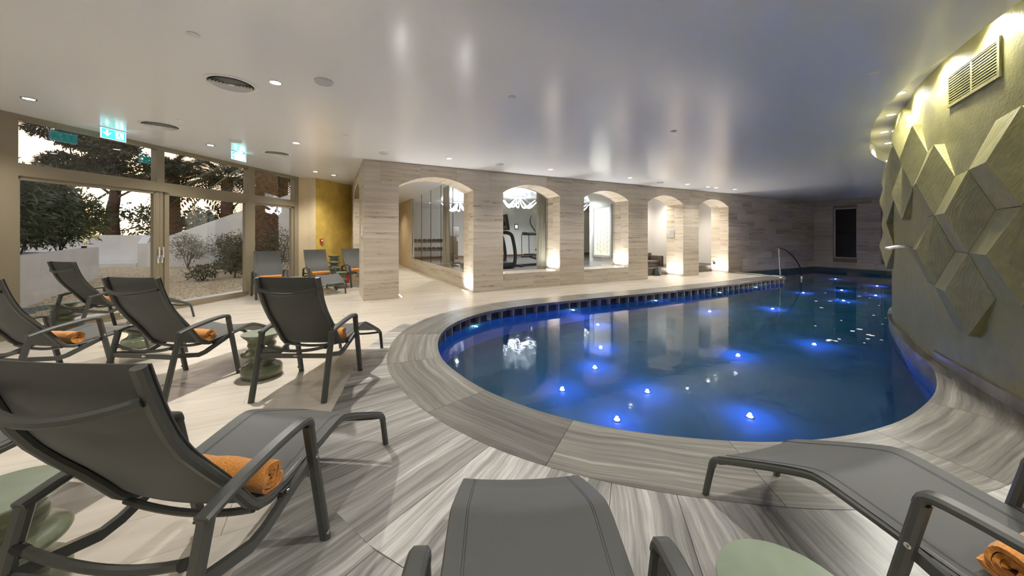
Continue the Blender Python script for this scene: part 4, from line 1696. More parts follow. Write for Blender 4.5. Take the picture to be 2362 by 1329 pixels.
def make_exit():
    """faces +x in its own frame; hangs down from z = 0; y to the far side"""
    root = empty('exit_sign')
    MB().box(0, 0, -.006, .035, .33, .012).build('mount', M['white_paint'], root)
    MB().box(0, 0, -.085, .012, .30, .146).build('panel', M['sign'], root)
    mb = MB()
    for y0, y1, z0, z1 in ((-.151, -.144, -.159, -.012), (.144, .151, -.159, -.012), (-.151, .151, -.162, -.156), (-.151, .151, -.018, -.012)):
        mb.box(0, (y0 + y1) / 2, (z0 + z1) / 2, .016, y1 - y0, z1 - z0)
    mb.build('edge', M['sign_edge'], root)
    X = .0075
    f = lambda pts: [(y, z) for y, z in pts]
    arrow = [(-.092, -.035), (-.068, -.035), (-.068, -.085), (-.042, -.062), (-.030, -.074), (-.080, -.128), (-.130, -.074), (-.118, -.062), (-.092, -.085)]
    MB().prism(arrow, X - .0015, X, M=lambda a, b, c: (c, a, b)).build('arrow', M['sign_w'], root)
    MB().prism([(.02, -.135), (.12, -.135), (.12, -.032), (.02, -.032)], X - .0015, X, M=lambda a, b, c: (c, a, b)).build('doorway', M['sign_w'], root)
    man = MB()
    mp_ = lambda a, b, c: (c, a, b)
    man.prism([(.070 + .010 * cos(i * pi / 5), -.048 + .010 * sin(i * pi / 5)) for i in range(10)], X, X + .001, M=mp_)
    for a, b, w in (((.066, -.06), (.062, -.092), .018), ((.064, -.064), (.040, -.078), .008), ((.066, -.064), (.092, -.074), .008), ((.064, -.09), (.082, -.105), .011), ((.082, -.105), (.080, -.128), .010), ((.060, -.09), (.046, -.106), .011), ((.046, -.106), (.026, -.106), .010)):
        d = Vector((b[0] - a[0], b[1] - a[1])).normalized(); nn = Vector((-d.y, d.x)) * w / 2
        man.prism([(a[0] + nn.x, a[1] + nn.y), (b[0] + nn.x, b[1] + nn.y), (b[0] - nn.x, b[1] - nn.y), (a[0] - nn.x, a[1] - nn.y)], X, X + .001, M=mp_)
    man.build('running_figure', M['sign'], root)
    return root


ex = make_exit()
KM = kid_map()
for i, (x, y, lab) in enumerate(((-6.06, 5.36, 'nearer lit green exit sign hanging before the pine tree'), (-5.27, 6.80, 'farther lit green exit sign hanging before the palm fronds'))):
    o = ex if i == 0 else copy_tree(ex, KM)
    o.location = (x, y, CEIL)
    o.rotation_euler = (0, 0, -.145)
    tag(o, lab, 'exit sign', 'lit exit signs')

# vent grille high on the gold wall
vg = empty('vent_grille')
tag(vg, 'long gold vent grille set high in the curved wall', 'vent')
uu0, uu1 = PW.nearest(4.05, 2.93), PW.nearest(4.47, 3.62)


def wq(u, z, d):
    p = PW.at(u); t = PW.tan(u, .3)
    return Vector((p.x - t.y * d, p.y + t.x * d, z))


def wbar(mb, u0, u1, z0, z1, d0, d1, k=4):
    for i in range(k):
        a, b = u0 + (u1 - u0) * i / k, u0 + (u1 - u0) * (i + 1) / k
        n0 = len(mb.v)
        for u in (a, b):
            for z in (z0, z1):
                for d in (d0, d1):
                    mb.vert(wq(u, z, d))
        for f in ((0, 1, 3, 2), (4, 6, 7, 5), (0, 4, 5, 1), (2, 3, 7, 6), (0, 2, 6, 4), (1, 5, 7, 3)):
            mb.face(*[n0 + i_ for i_ in f])
    return mb


VZ0, VZ1 = 2.70, 2.98
wbar(MB(), uu0, uu1, VZ0, VZ1, .001, .004).build('backing', M['black'], vg)
fr = MB()
wbar(fr, uu0 - .03, uu1 + .03, VZ1, VZ1 + .03, 0, .016); wbar(fr, uu0 - .03, uu1 + .03, VZ0 - .03, VZ0, 0, .016)
wbar(fr, uu0 - .03, uu0, VZ0, VZ1, 0, .016, 1); wbar(fr, uu1, uu1 + .03, VZ0, VZ1, 0, .016, 1)
wbar(fr, (uu0 + uu1) / 2 - .012, (uu0 + uu1) / 2 + .012, VZ0, VZ1, 0, .014, 1)
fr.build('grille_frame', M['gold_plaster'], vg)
for i in range(11):
    z = VZ0 + .012 + i * .0255
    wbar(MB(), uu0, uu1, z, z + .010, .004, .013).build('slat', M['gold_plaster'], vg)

# water spout blade on the gold wall
us_ = PW.nearest(5.13, 4.49)
mb = MB()
K = 8
for i in range(K + 1):
    f = i / K
    z = 1.215 + .04 * sin(pi * f * .8) - .03 * f
    d = -.02 + .26 * f
    w = .17 + .03 * f
    for dz in (0, -.022):
        mb.vert(wq(us_ - w, z + dz, d)); mb.vert(wq(us_ + w, z + dz, d))
for i in range(K):
    a = 4 * i
    mb.face(a, a + 1, a + 5, a + 4); mb.face(a + 2, a + 6, a + 7, a + 3); mb.face(a, a + 4, a + 6, a + 2); mb.face(a + 1, a + 3, a + 7, a + 5)
mb.face(0, 2, 3, 1); mb.face(4 * K, 4 * K + 1, 4 * K + 3, 4 * K + 2)
wsp = mb.build('water_spout', M['white_paint'], smooth=40)
tag(wsp, 'thin curved white water spout jutting from the gold wall over the pool', 'water spout')

# pool handrail
hr = empty('pool_handrail')
tag(hr, 'curved steel handrail rising at the far corner of the pool deck', 'handrail')
a_ = Vector((8.98, 11.78, 0)); b_ = Vector((10.5, 12.75, -.4))
MB().tube([a_, a_ + Vector((-.05, -.02, .5)), a_ + Vector((-.08, -.03, .97))], .021, 10).build('post', M['steel'], hr, smooth=40)
pts = []
for i in range(17):
    f = i / 16
    q = a_.lerp(b_, f)
    z = .97 * cos(f * pi / 2 * .985) ** .75 if f < 1 else -.05
    pts.append((q.x - .08 * (1 - f), q.y - .03 * (1 - f), z if f < .99 else -.3))
MB().tube(spline(pts, .1), .021, 10).build('rail', M['dark_metal'], hr, smooth=40)
MB().lathe([(.026, 0), (.026, .10)], 14, (10.43, 12.70, -.16)).build('rail_sleeve', M['white_paint'], hr, smooth=40)
MB().lathe([(.05, 0), (.045, .012), (.02, .014)], 16, (8.98, 11.78, .002)).build('flange', M['steel'], hr, smooth=40)

# pool lights: blue spots in the floor, white ones in the far side


def refr(px, py, depth):
    """where the sight line through the water meets the pool floor, allowing for refraction"""
    d = Vector(((px - 1181) / 813, 1, -(py - 547) / 813))
    t = (CAM_H - WATER_Z) / -d.z
    p = d * t
    dn = d.normalized()
    h = Vector((dn.x, dn.y, 0)); sn = h.length / 1.33
    tn = sn / sqrt(1 - sn * sn)
    q = p + h.normalized() * (tn * depth)
    return q.x, q.y


pl_p = empty('pool_floor_light')
MB().lathe([(.045, 0), (.045, .010), (.034, .014), (.030, .012)], 24, cap=False).build('bezel', M['dark_metal'], pl_p, smooth=50)
MB().lathe([(.031, .012), (.0005, .018)], 24, cap=False).build('lens', M['blue_led'], pl_p, smooth=50)
KM = kid_map()
BL = [(1423, 969, 'blue pool light nearest the pool front'), (1730, 962, 'blue pool light of the first row, nearer the gold wall'), (1297, 900, 'blue pool light nearest the curved end of the pool'), (1493, 905, 'blue pool light in the second row before the third arch reflection'),
      (1372, 849, 'blue pool light of the middle group, lowest of three in line'), (1702, 821, 'blue pool light in the middle of the pool'), (1386, 803, 'blue pool light of the middle group, second of three in line'), (1379, 750, 'blue pool light of the middle group, farthest of three in line'),
      (1878, 795, 'blue pool light halfway along the gold wall'), (1637, 719, 'blue pool light before the deck edge'), (1782, 713, 'blue pool light near the handrail reflection'), (1853, 676, 'small blue pool light right of the handrail'),
      (1941, 670, 'small blue pool light before the end window reflection, farther one'), (1946, 694, 'small blue pool light before the end window reflection, nearer one'), (1927, 644, 'faint blue pool light close to the end wall'), (2020, 682, 'small blue pool light beside the gold wall edge'), (2023, 660, 'faint blue pool light in the farthest corner')]
for i, (px, py, lab) in enumerate(BL):
    x, y = refr(px, py, WATER_Z - POOL_Z)
    o = pl_p if i == 0 else copy_tree(pl_p, KM)
    o.location = (x, y, POOL_Z)
    tag(o, lab, 'pool light', 'blue lights in the pool floor')
    lamp('lamp', (0, 0, .065), 10 if i < 11 else 8, None, (.10, .15, 1.0), radius=.015, parent=o)
wl = empty('pool_side_light')
MB().lathe([(.04, 0), (.04, .012), (.025, .016)], 20, (0, 0, 0), False, ((1, 0, 0), (0, 0, 1), (0, 1, 0))).build('bezel', M['steel'], wl, smooth=50)
MB().lathe([(.026, .013), (.0005, .018)], 20, (0, 0, 0), False, ((1, 0, 0), (0, 0, 1), (0, 1, 0))).build('lens', M['white_led'], wl, smooth=50)
KM = kid_map()
for i, (px_, lab) in enumerate(((-.55, 'first white pool side light from the curved end'), (1.35, 'second white pool side light from the curved end'), (3.6, 'third white pool side light from the curved end'), (5.9, 'fourth white pool side light from the curved end'), (7.6, 'white pool side light nearest the handrail'))):
    best = min((PIN.at(PIN.L * .45 * k / 300) for k in range(301)), key=lambda q: abs(q.x - px_) + (0 if q.y > 5.5 else 99))
    u = PIN.nearest(best.x, best.y); t = PIN.tan(u); p = off(PIN, u, .117)
    o = wl if i == 0 else copy_tree(wl, KM)
    o.location = (p[0], p[1], -.42)
    o.rotation_euler = (0, 0, atan2(t.y, t.x))
    tag(o, lab, 'pool light', 'white lights in the pool side')
    lamp('lamp', (0, .05, 0), .8, None, (.7, .9, 1.0), radius=.01, parent=o)

# small pale flecks drifting on the water
r4 = random.Random(5)
mb = MB()
for k in range(26):
    px, py = r4.uniform(1880, 2045), r4.uniform(668, 792)
    Y = 813 * (CAM_H - WATER_Z) / (py - 547); X = Y * (px - 1181) / 813
    a = r4.uniform(0, pi); q = r4.uniform(.012, .032)
    mb.prism([(X + q * cos(a + i * pi / 3) * (1 if i % 3 else 1.5), Y + q * sin(a + i * pi / 3)) for i in range(6)], WATER_Z + .001, WATER_Z + .004)
tag(mb.build('floating_flecks', M['white_paint']), 'pale flecks drifting on the water by the gold wall', 'foam', kind='stuff')

# ------------------------------------------------------------------ LED uplights at the feet of the arches


def make_uplight():
    """runs along +y for .46 m in its own frame"""
    root = empty('led_uplight')
    MB().box(0, .23, .003, .035, .50, .006).build('channel', M['steel'], root)
    for k in range(6):
        MB().lathe([(.009, .006), (.007, .011), (.0005, .012)], 10, (0, .03 + k * .08, 0), False).build('led', M['led'], root)
    return root


up = make_uplight()
KM = kid_map()
ON = ['first', 'second', 'third', 'fourth', 'fifth']
fst = True
for k_, (a, b, z) in enumerate(ARCH):
    for s_, sd in ((a + .085, 'corridor side'), (b - .085, 'pool end side')):
        o = up if fst else copy_tree(up, KM)
        fst = False
        p = WS(s_, .10)
        o.location = (p[0], p[1], z + .001)
        o.rotation_euler = (0, 0, ANG)
        tag(o, 'row of six LED uplights at the foot of the %s arch, %s' % (ON[k_], sd), 'uplight', 'LED uplights in the arches')
        d = bpy.data.lights.new('lamp', 'AREA')
        d.shape = 'RECTANGLE'; d.size = .025; d.size_y = .46
        d.energy = 7 * LAMP; d.color = (1, .985, .95); d.spread = math.radians(130)
        l = bpy.data.objects.new('lamp', d); COL.objects.link(l)
        l.parent = o; l.location = (0, .23, .018); l.rotation_euler = (pi, 0, 0)

# ------------------------------------------------------------------ small fittings on walls
sw = empty('light_switch', WS(-.001, .30) + (1.5,), ANG)
tag(sw, 'white double switch plate on the narrow side of the stone corner', 'switch')
MB().box(-.004, 0, 0, .008, .08, .24).build('plate', M['white_paint'], sw)
for dz in (-.075, 0, .075):
    MB().box(-.010, 0, dz, .006, .05, .055).build('rocker', M['white_paint'], sw)
fa = empty('fire_alarm_point', (-5.405, 9.98, 1.25), 0)
d = (Vector(YW[2]) - Vector(YW[1])).normalized()
fa.rotation_euler = (0, 0, atan2(d.y, d.x))
tag(fa, 'small red fire alarm call point on the ochre wall', 'fire alarm')
MB().box(0, -.015, 0, .10, .05, .10).build('housing', M['red'], fa)
MB().box(0, -.042, 0, .05, .006, .05).build('press_plate', M['white_paint'], fa)
fe = empty('fire_extinguisher', (-4.88, 10.42, 0))
tag(fe, 'red fire extinguisher on the floor by the stone corner', 'fire extinguisher')
MB().lathe([(.0, 0), (.06, 0), (.062, .02), (.062, .30), (.05, .345), (.022, .37), (.02, .385)], 20, cap=False).build('cylinder_body', M['red'], fe, smooth=50)
mb = MB(); mb.lathe([(.022, .38), (.022, .41)], 12); mb.box(.03, 0, .425, .10, .02, .014); mb.box(.035, 0, .45, .09, .02, .01); mb.build('valve', M['black'], fe)
MB().tube(spline([(0, .02, .40), (0, .07, .36), (0, .078, .2), (0, .072, .1)], .04), .009, 8).build('hose', M['black'], fe, smooth=50)
MB().lathe([(.064, 0), (.064, .02)], 20).build('base_ring', M['black'], fe)
nb = empty('notice_board', WS(10.145, .47) + (1.48,), ANG)
tag(nb, 'square pale notice plate on the jamb of the fourth arch', 'sign')
MB().box(-.004, 0, 0, .012, .22, .26).build('plate', M['grey_paint'], nb)
for i in range(5):
    MB().box(-.011, 0, .08 - i * .04, .002, .15, .010).build('text_line', simple('notice_print', (.25, .25, .25), .6) if i == 0 else bpy.data.materials['notice_print'], nb)
so = empty('power_socket', WS(12.73, .55) + (.33,), ANG)
tag(so, 'dark square power socket low on the jamb of the fifth arch', 'socket')
MB().box(-.005, 0, 0, .012, .085, .085).build('plate', M['black'], so)
MB().lathe([(.022, 0), (.022, .004)], 14, (-.010, 0, 0), True, ((0, 1, 0), (0, 0, 1), (-1, 0, 0))).build('socket_face', M['dark_metal'], so)

# ------------------------------------------------------------------ sofa and bag in the fourth arch
M['sofa'] = simple('brown_leather', (.105, .078, .068), .5, var=(8, .1))
sf = empty('sofa', WS(9.55, 1.33) + (0,), ANG)
tag(sf, 'dark brown two seat sofa standing behind the fourth arch', 'sofa')


def cushion(mb, cx, cy, cz, sx, sy, sz, b=.03):
    """box with rounded edges"""
    bm = bmesh.new()
    bmesh.ops.create_cube(bm, size=1)
    for v in bm.verts:
        v.co = Vector((v.co.x * sx, v.co.y * sy, v.co.z * sz))
    bmesh.ops.bevel(bm, geom=bm.edges[:], offset=b, segments=2, affect='EDGES', profile=.5)
    k = len(mb.v)
    bm.verts.ensure_lookup_table()
    for v in bm.verts:
        mb.vert((v.co.x + cx, v.co.y + cy, v.co.z + cz))
    for f in bm.faces:
        mb.face(*[k + v.index for v in f.verts])
    bm.free()
    return mb


cushion(MB(), 0, -.02, .26, 1.5, .60, .22).build('seat_base', M['sofa'], sf, smooth=40)
cushion(MB(), 0, .24, .52, 1.6, .16, .46).build('backrest', M['sofa'], sf, smooth=40)
for sx in (-1, 1):
    cushion(MB(), sx * .36, -.06, .42, .70, .50, .12, .04).build('seat_cushion', M['sofa'], sf, smooth=40)
    cushion(MB(), sx * .78, -.02, .40, .12, .66, .52).build('armrest', M['sofa'], sf, smooth=40)
    for y in (-.26, .26):
        MB().lathe([(.022, 0), (.018, .15)], 10, (sx * .70, y, 0)).build('leg', M['black'], sf)
bg_ = empty('holdall_bag', WS(9.60, .60) + (.002,), ANG + .2)
tag(bg_, 'slumped black holdall on the floor in front of the sofa', 'bag')
mb = MB()
K, N = 9, 18
for i in range(K + 1):
    f = i / K
    for j in range(N):
        a = 2 * pi * j / N
        w = (.19 * (1 - .35 * f ** 2), .11 * (1 - .55 * f ** 1.5))
        wob = 1 + .06 * sin(3 * a + f * 5) + .04 * sin(5 * a - f * 8)
        mb.vert((w[0] * cos(a) * wob, w[1] * sin(a) * wob, .27 * f + .03 * sin(2 * a) * f))
for i in range(K):
    for j in range(N):
        mb.face(i * N + j, i * N + (j + 1) % N, (i + 1) * N + (j + 1) % N, (i + 1) * N + j)
mb.face(*range(N)); mb.face(*[K * N + j for j in range(N)])
M['bagc'] = simple('black_nylon', (.035, .04, .042), .6, bump=(30, .4))
mb.build('body', M['bagc'], bg_, smooth=60)
for sy in (-1, 1):
    MB().tube(spline([(-.08, sy * .06, .22), (-.06, sy * .08, .30), (.02, sy * .09, .325), (.08, sy * .07, .29), (.09, sy * .06, .21)], .03), .009, 8).build('handle', M['bagc'], bg_, smooth=60)
MB().tube(spline([(-.17, -.05, .10), (-.24, -.08, .05), (-.27, -.05, .012), (-.22, .0, .010)], .03), .006, 6).build('shoulder_strap', M['bagc'], bg_, smooth=60)

# ------------------------------------------------------------------ gym
M['glow'] = emis('chandelier_glow', (.86, .93, 1.0), 7.0)


def chandelier(s, n, lab, seed):
    r = random.Random(seed)
    c = empty('chandelier', WS(s, n) + (CEIL,), ANG)
    tag(c, lab, 'chandelier', 'glowing chandeliers in the gym')
    MB().lathe([(.30, 0), (.30, -.03), (.27, -.05), (.0005, -.055)], 28, cap=False).build('ceiling_plate', M['white_paint'], c, smooth=50)
    for k in range(8):
        a = 2 * pi * k / 8 + r.uniform(-.2, .2)
        R1 = r.uniform(.7, .95)
        p0 = Vector((cos(a) * .12, sin(a) * .12, -.10)); p1 = Vector((cos(a + .25) * R1 * .5, sin(a + .25) * R1 * .5, -.42 + r.uniform(-.06, .06)))
        p2 = Vector((cos(a + .6) * R1, sin(a + .6) * R1, -.14 + r.uniform(-.08, .06)))
        MB().sweep(spline([p0, p1, p2], .08), .05, .022, (0, 0, 1), taper=lambda f: .35 + .9 * sin(pi * min(1, f * 1.05)) ** .8).build('light_petal', M['glow'], c, smooth=50)
    for k in range(5):
        a = 2 * pi * k / 5 + .3
        MB().tube([(cos(a) * .2, sin(a) * .2, -.03), (cos(a) * .55, sin(a) * .55, -.30)], .008, 6).build('stay', M['steel'], c)
    return c


chandelier(6.2, 4.6, 'large glowing white chandelier seen through the second arch', 1)
chandelier(4.7, 7.6, 'glowing chandelier deep in the gym seen through the corridor glass', 2)
chandelier(9.4, 5.2, 'glowing chandelier seen through the third arch', 3)

tm = empty('treadmill', WS(5.15, 3.3) + (GF,), ANG + pi)
tag(tm, 'black treadmill seen through the second arch beside the first pier', 'treadmill')
# its own frame: +x from the console end back along the deck
cushion(MB(), .85, 0, .12, 1.8, .78, .20, .05).build('deck', M['dark_metal'], tm, smooth=40)
MB().box(.95, 0, .225, 1.45, .52, .012).build('belt', M['black'], tm)
for sy in (-1, 1):
    MB().sweep(spline([(.02, sy * .40, .10), (-.02, sy * .40, .45), (.06, sy * .40, .95), (.14, sy * .40, 1.18), (.28, sy * .40, 1.25), (.62, sy * .40, 1.25)], .08), .09, .12, (0, 1, 0)).build('upright', M['black'], tm, smooth=40)
MB().sweep([(.30, -.40, 1.25), (.30, .40, 1.25)], .10, .10, (0, 0, 1)).build('crossbar', M['black'], tm, smooth=40)
cs = MB().obox((.26, 0, 1.62), (.18, 0, .98), (0, 1, 0), (-.98, 0, .18), .28, .36, .04).build('console', M['black'], tm)
MB().obox((.305, 0, 1.63), (.18, 0, .98), (0, 1, 0), (-.98, 0, .18), .23, .31, .003).build('screen', M['dark_glass'], cs)

ct = empty('cross_trainer', WS(6.45, 3.7) + (GF,), ANG + .25)
tag(ct, 'black cross trainer seen through the second arch before the curtain', 'cross trainer')
mb = MB(); mb.box(-.1, 0, .05, 1.7, .14, .08); mb.box(.72, 0, .04, .12, .62, .08); mb.box(-.92, 0, .04, .12, .56, .08); mb.build('base_frame', M['dark_metal'], ct)
MB().sweep([(.62, 0, .06), (.56, 0, .8), (.48, 0, 1.35)], .12, .10, (0, 1, 0)).build('column', M['black'], ct, smooth=40)
MB().sweep([(.40, 0, .06), (.36, 0, .7), (.30, 0, 1.25)], .10, .07, (0, 1, 0)).build('column', M['dark_metal'], ct, smooth=40)
cushion(MB(), -.05, 0, 1.24, 1.05, .30, .14, .05).build('head_housing', M['black'], ct, smooth=40)
cs = MB().obox((.50, 0, 1.72), (-.3, 0, .95), (0, 1, 0), (.95, 0, .3), .28, .30, .035).build('console', M['black'], ct)
MB().obox((.468, 0, 1.72), (-.3, 0, .95), (0, 1, 0), (.95, 0, .3), .22, .26, .004).build('screen', M['dark_glass'], cs)
for sy in (-1, 1):
    MB().tube(spline([(.34, sy * .22, 1.20), (.20, sy * .25, 1.42), (.04, sy * .27, 1.62), (.02, sy * .27, 1.78), (.08, sy * .27, 1.96)], .06), .024, 8).build('arm_lever', M['dark_metal'], ct, smooth=40)
    MB().tube([(-.52, sy * .2, 1.20), (-.50, sy * .2, .42)], .014, 8).build('hanger', M['dark_metal'], ct, smooth=40)
    cushion(MB(), -.38 + sy * .12, sy * .2, .40 - sy * .05, .46, .15, .07, .025).build('pedal', M['black'], ct, smooth=40)
    MB().sweep([(-.30 + sy * .12, sy * .2, .36), (.32, sy * .2, .22)], .05, .06, (0, 1, 0)).build('pedal_arm', M['dark_metal'], ct)

bk = empty('exercise_bike', WS(3.6, 5.2) + (GF,), ANG + 1.2)
tag(bk, 'reclining exercise bike seen through the corridor glass', 'exercise bike')
MB().sweep([(-.75, 0, .10), (.75, 0, .10)], .12, .08, (0, 1, 0)).build('base_frame', M['dark_metal'], bk)
for x in (-.75, .75):
    MB().sweep([(x, -.3, .05), (x, .3, .05)], .08, .08, (0, 0, 1)).build('foot_bar', M['dark_metal'], bk)
cushion(MB(), -.35, 0, .50, .46, .42, .10, .04).build('seat', M['black'], bk, smooth=40)
MB().obox((-.66, 0, .80), (.35, 0, .94), (0, 1, 0), (-.94, 0, .35), .32, .21, .04).build('backrest', M['black'], bk)
MB().lathe([(.28, -.08), (.30, -.04), (.30, .04), (.28, .08)], 28, (.42, 0, .40), True, ((1, 0, 0), (0, 0, 1), (0, 1, 0))).build('flywheel_cover', M['dark_metal'], bk, smooth=40)
MB().sweep([(.42, 0, .5), (.56, 0, 1.15)], .08, .08, (0, 1, 0)).build('column', M['black'], bk)
MB().obox((.55, 0, 1.32), (.3, 0, .95), (0, 1, 0), (-.95, 0, .3), .20, .25, .03).build('console', M['black'], bk)
for sy in (-1, 1):
    MB().tube([(.42, sy * .1, .40), (.30, sy * .16, .30), (.30, sy * .26, .30)], .02, 8).build('crank', M['dark_metal'], bk)
    cushion(MB(), .30, sy * .25, .30, .12, .10, .03, .01).build('pedal', M['black'], bk)

dr = empty('dumbbell_rack', WS(3.9, 8.9) + (GF,), ANG)
tag(dr, 'dark two tier dumbbell rack deep in the gym seen through the corridor glass', 'rack')
for x in (-1.1, 1.1):
    MB().box(x, 0, .45, .06, .45, .90).build('side_frame', M['dark_metal'], dr)
for z in (.45, .85):
    MB().box(0, 0, z, 2.2, .36, .04).build('shelf', M['dark_metal'], dr)
db = empty('dumbbell')
MB().tube([(0, -.09, 0), (0, .09, 0)], .016, 8).build('grip', M['steel'], db)
for sy in (-1, 1):
    MB().lathe([(.06, 0), (.072, .015), (.072, .075), (.06, .09)], 14, (0, sy * .10 - (.09 if sy < 0 else 0), 0), True, ((1, 0, 0), (0, 0, 1), (0, 1, 0))).build('weight', M['black'], db)
KM = kid_map()
f_ = True
for z, nm in ((.545, 'lower'), (.945, 'upper')):
    for k in range(9):
        o = db if f_ else copy_tree(db, KM)
        f_ = False
        p = WS(3.9 - .92 + k * .23, 8.9)
        o.location = (p[0], p[1], GF + z); o.rotation_euler = (0, 0, ANG)
        tag(o, 'black dumbbell on the %s shelf of the gym rack' % nm, 'dumbbell', 'dumbbells on the %s shelf' % nm)
tb = empty('wall_tablet', WS(9.0, 9.99) + (1.95,), ANG)
tag(tb, 'small black wall tablet with lit screen on the white gym wall', 'tablet')
MB().box(0, -.012, 0, .22, .024, .30).build('case', M['black'], tb)
MB().box(0, -.026, 0, .13, .004, .19).build('screen', emis('lit_screen', (.8, .9, 1), 2.0), tb)
for k, (s, lab) in enumerate(((10.35, 'first small socket low on the white gym wall'), (10.85, 'second small socket low on the white gym wall'))):
    so = empty('power_socket', WS(s, 9.99) + (GF + .35,), ANG)
    tag(so, lab, 'socket')
    MB().box(0, -.006, 0, .10, .012, .10).build('plate', M['black'], so)


def curtain(name, s0, n0, s1, n1, z0, z1, lab, amp=.035, flare=0.0):
    mb = MB()
    K, N = 10, 60
    a, b = Vector((s0, n0)), Vector((s1, n1))
    d = (b - a).normalized(); nn = Vector((-d.y, d.x))
    for i in range(K + 1):
        f = i / K
        for j in range(N + 1):
            g = j / N
            q = a.lerp(b, .5 + (g - .5) * (1 + flare * (1 - f) ** 2)) + nn * (amp * sin(g * 2 * pi * 7 + .4 * sin(f * 3)) * (1.1 - .3 * f))
            p = WS(q.x, q.y)
            mb.vert((p[0], p[1], z0 + (z1 - z0) * f), (g, f))
    for i in range(K):
        for j in range(N):
            k = i * (N + 1) + j
            mb.face(k, k + 1, k + N + 2, k + N + 1)
    o = mb.build(name, M['curtain'], smooth=60, recalc=False)
    md = o.modifiers.new('cloth', 'SOLIDIFY'); md.thickness = .006
    tag(o, lab, 'curtain')
    return o


M['curtain'] = simple('sage_beige_curtain', (.42, .40, .33), .85)
curtain('curtain', 4.78, .82, 5.10, .82, GF + .02, CEIL - .02, 'sage beige curtain gathered at the edge of the second arch')
curtain('curtain', 2.72, 2.75, 2.72, 3.35, GF + .02, CEIL - .02, 'beige curtain gathered behind the corridor glass', flare=.5)
# corridor light
for k, (n_, lab) in enumerate(((2.6, 'corridor downlight nearest the first arch'), (5.6, 'corridor downlight halfway down'), (8.8, 'corridor downlight at the far end'))):
    o = copy_tree(dl_w, kid_map())
    o.location = WS(1.35, n_) + (CEIL,)
    tag(o, lab, 'downlight', 'corridor downlights')
    for c in list(bpy.data.objects):
        if c.parent == o and c.type == 'LIGHT':
            bpy.data.objects.remove(c)
    lamp('lamp', (0, 0, -.03), 46, 130, (1, .90, .72), parent=o, blend=.8)
for k, (s_, lab) in enumerate(((9.6, 'passage downlight above the sofa'), (11.9, 'passage downlight beyond the fifth arch'))):
    o = copy_tree(dl_w, kid_map())
    o.location = WS(s_, 1.2) + (CEIL,)
    tag(o, lab, 'downlight', 'passage downlights')
    for c in list(bpy.data.objects):
        if c.parent == o and c.type == 'LIGHT':
            bpy.data.objects.remove(c)
    lamp('lamp', (0, 0, -.03), 85, 140, (1, .95, .87), parent=o, blend=.8)

for k, (s_, n_, lab) in enumerate(((5.2, 6.6, 'gym downlight beyond the chandelier of the second arch'), (8.6, 7.6, 'gym downlight before the white back wall'), (3.6, 4.6, 'gym downlight beside the corridor glass'), (7.4, 2.4, 'gym downlight behind the third arch'))):
    o = copy_tree(dl_w, kid_map())
    o.location = WS(s_, n_) + (CEIL,)
    tag(o, lab, 'downlight', 'gym downlights')
    for c in list(bpy.data.objects):
        if c.parent == o and c.type == 'LIGHT':
            bpy.data.objects.remove(c)
    lamp('lamp', (0, 0, -.03), 170, 150, (.93, .97, 1.0), parent=o, blend=.9)

# ------------------------------------------------------------------ garden plants
M['leaf_dark'] = simple('dark_oleander_leaf', (.08, .095, .042), .55)
M['leaf_olive'] = simple('olive_leaf', (.13, .125, .06), .55)
M['leaf_pine'] = simple('pine_needles', (.065, .065, .03), .7)
M['leaf_palm'] = simple('palm_leaf', (.085, .10, .035), .5)
M['bark'] = simple('brown_bark', (.10, .06, .035), .9, bump=(14, .8))
M['palm_bark'] = simple('palm_bark', (.20, .115, .055), .9, var=(6, .3), bump=(18, .6))


def foliage(blobs, n, size, r, long=1.0, droop=0.0):
    """leaves scattered in ellipsoids: (cx, cy, cz, rx, ry, rz)"""
    mb = MB()
    vol = [b[3] * b[4] * b[5] for b in blobs]
    T = sum(vol)
    for b, v in zip(blobs, vol):
        for _ in range(max(4, int(n * v / T))):
            while True:
                q = Vector((r.uniform(-1, 1), r.uniform(-1, 1), r.uniform(-1, 1)))
                if .25 < q.length < 1:
                    break
            q *= r.uniform(.75, 1.05)
            p = Vector((b[0] + q.x * b[3], b[1] + q.y * b[4], b[2] + q.z * b[5]))
            d = (q.normalized() * .8 + Vector((r.uniform(-1, 1), r.uniform(-1, 1), r.uniform(-1, 1) - droop)))
            s = size * r.uniform(.6, 1.3)
            mb.leaf(p, d, Vector((r.uniform(-1, 1), r.uniform(-1, 1), r.uniform(-.3, 1))), s * long, s * .42)
    return mb


def shrub(x, y, z, R, H, lab, mat, n, size, seed, long=1.0, name='garden_shrub', group=None, cat='shrub'):
    r = random.Random(seed)
    o = empty(name, (x, y, z))
    tag(o, lab, cat, group)
    bl = [(0, 0, H * .55, R, R, H * .45)]
    for k in range(5):
        a = r.uniform(0, 6.28)
        bl.append((cos(a) * R * .5, sin(a) * R * .5, H * r.uniform(.35, .8), R * .55, R * .55, H * .28))
    foliage(bl, n, size, r, long).build('foliage', mat, o, recalc=False)
    mb = MB()
    for k in range(5):
        a = r.uniform(0, 6.28)
        mb.tube([(0, 0, -.02), (cos(a) * R * .2, sin(a) * R * .2, H * .3), (cos(a) * R * .5, sin(a) * R * .5, H * .75)], .018, 5, taper=lambda f: 1 - .6 * f)
    mb.build('stems', M['bark'], o)
    return o


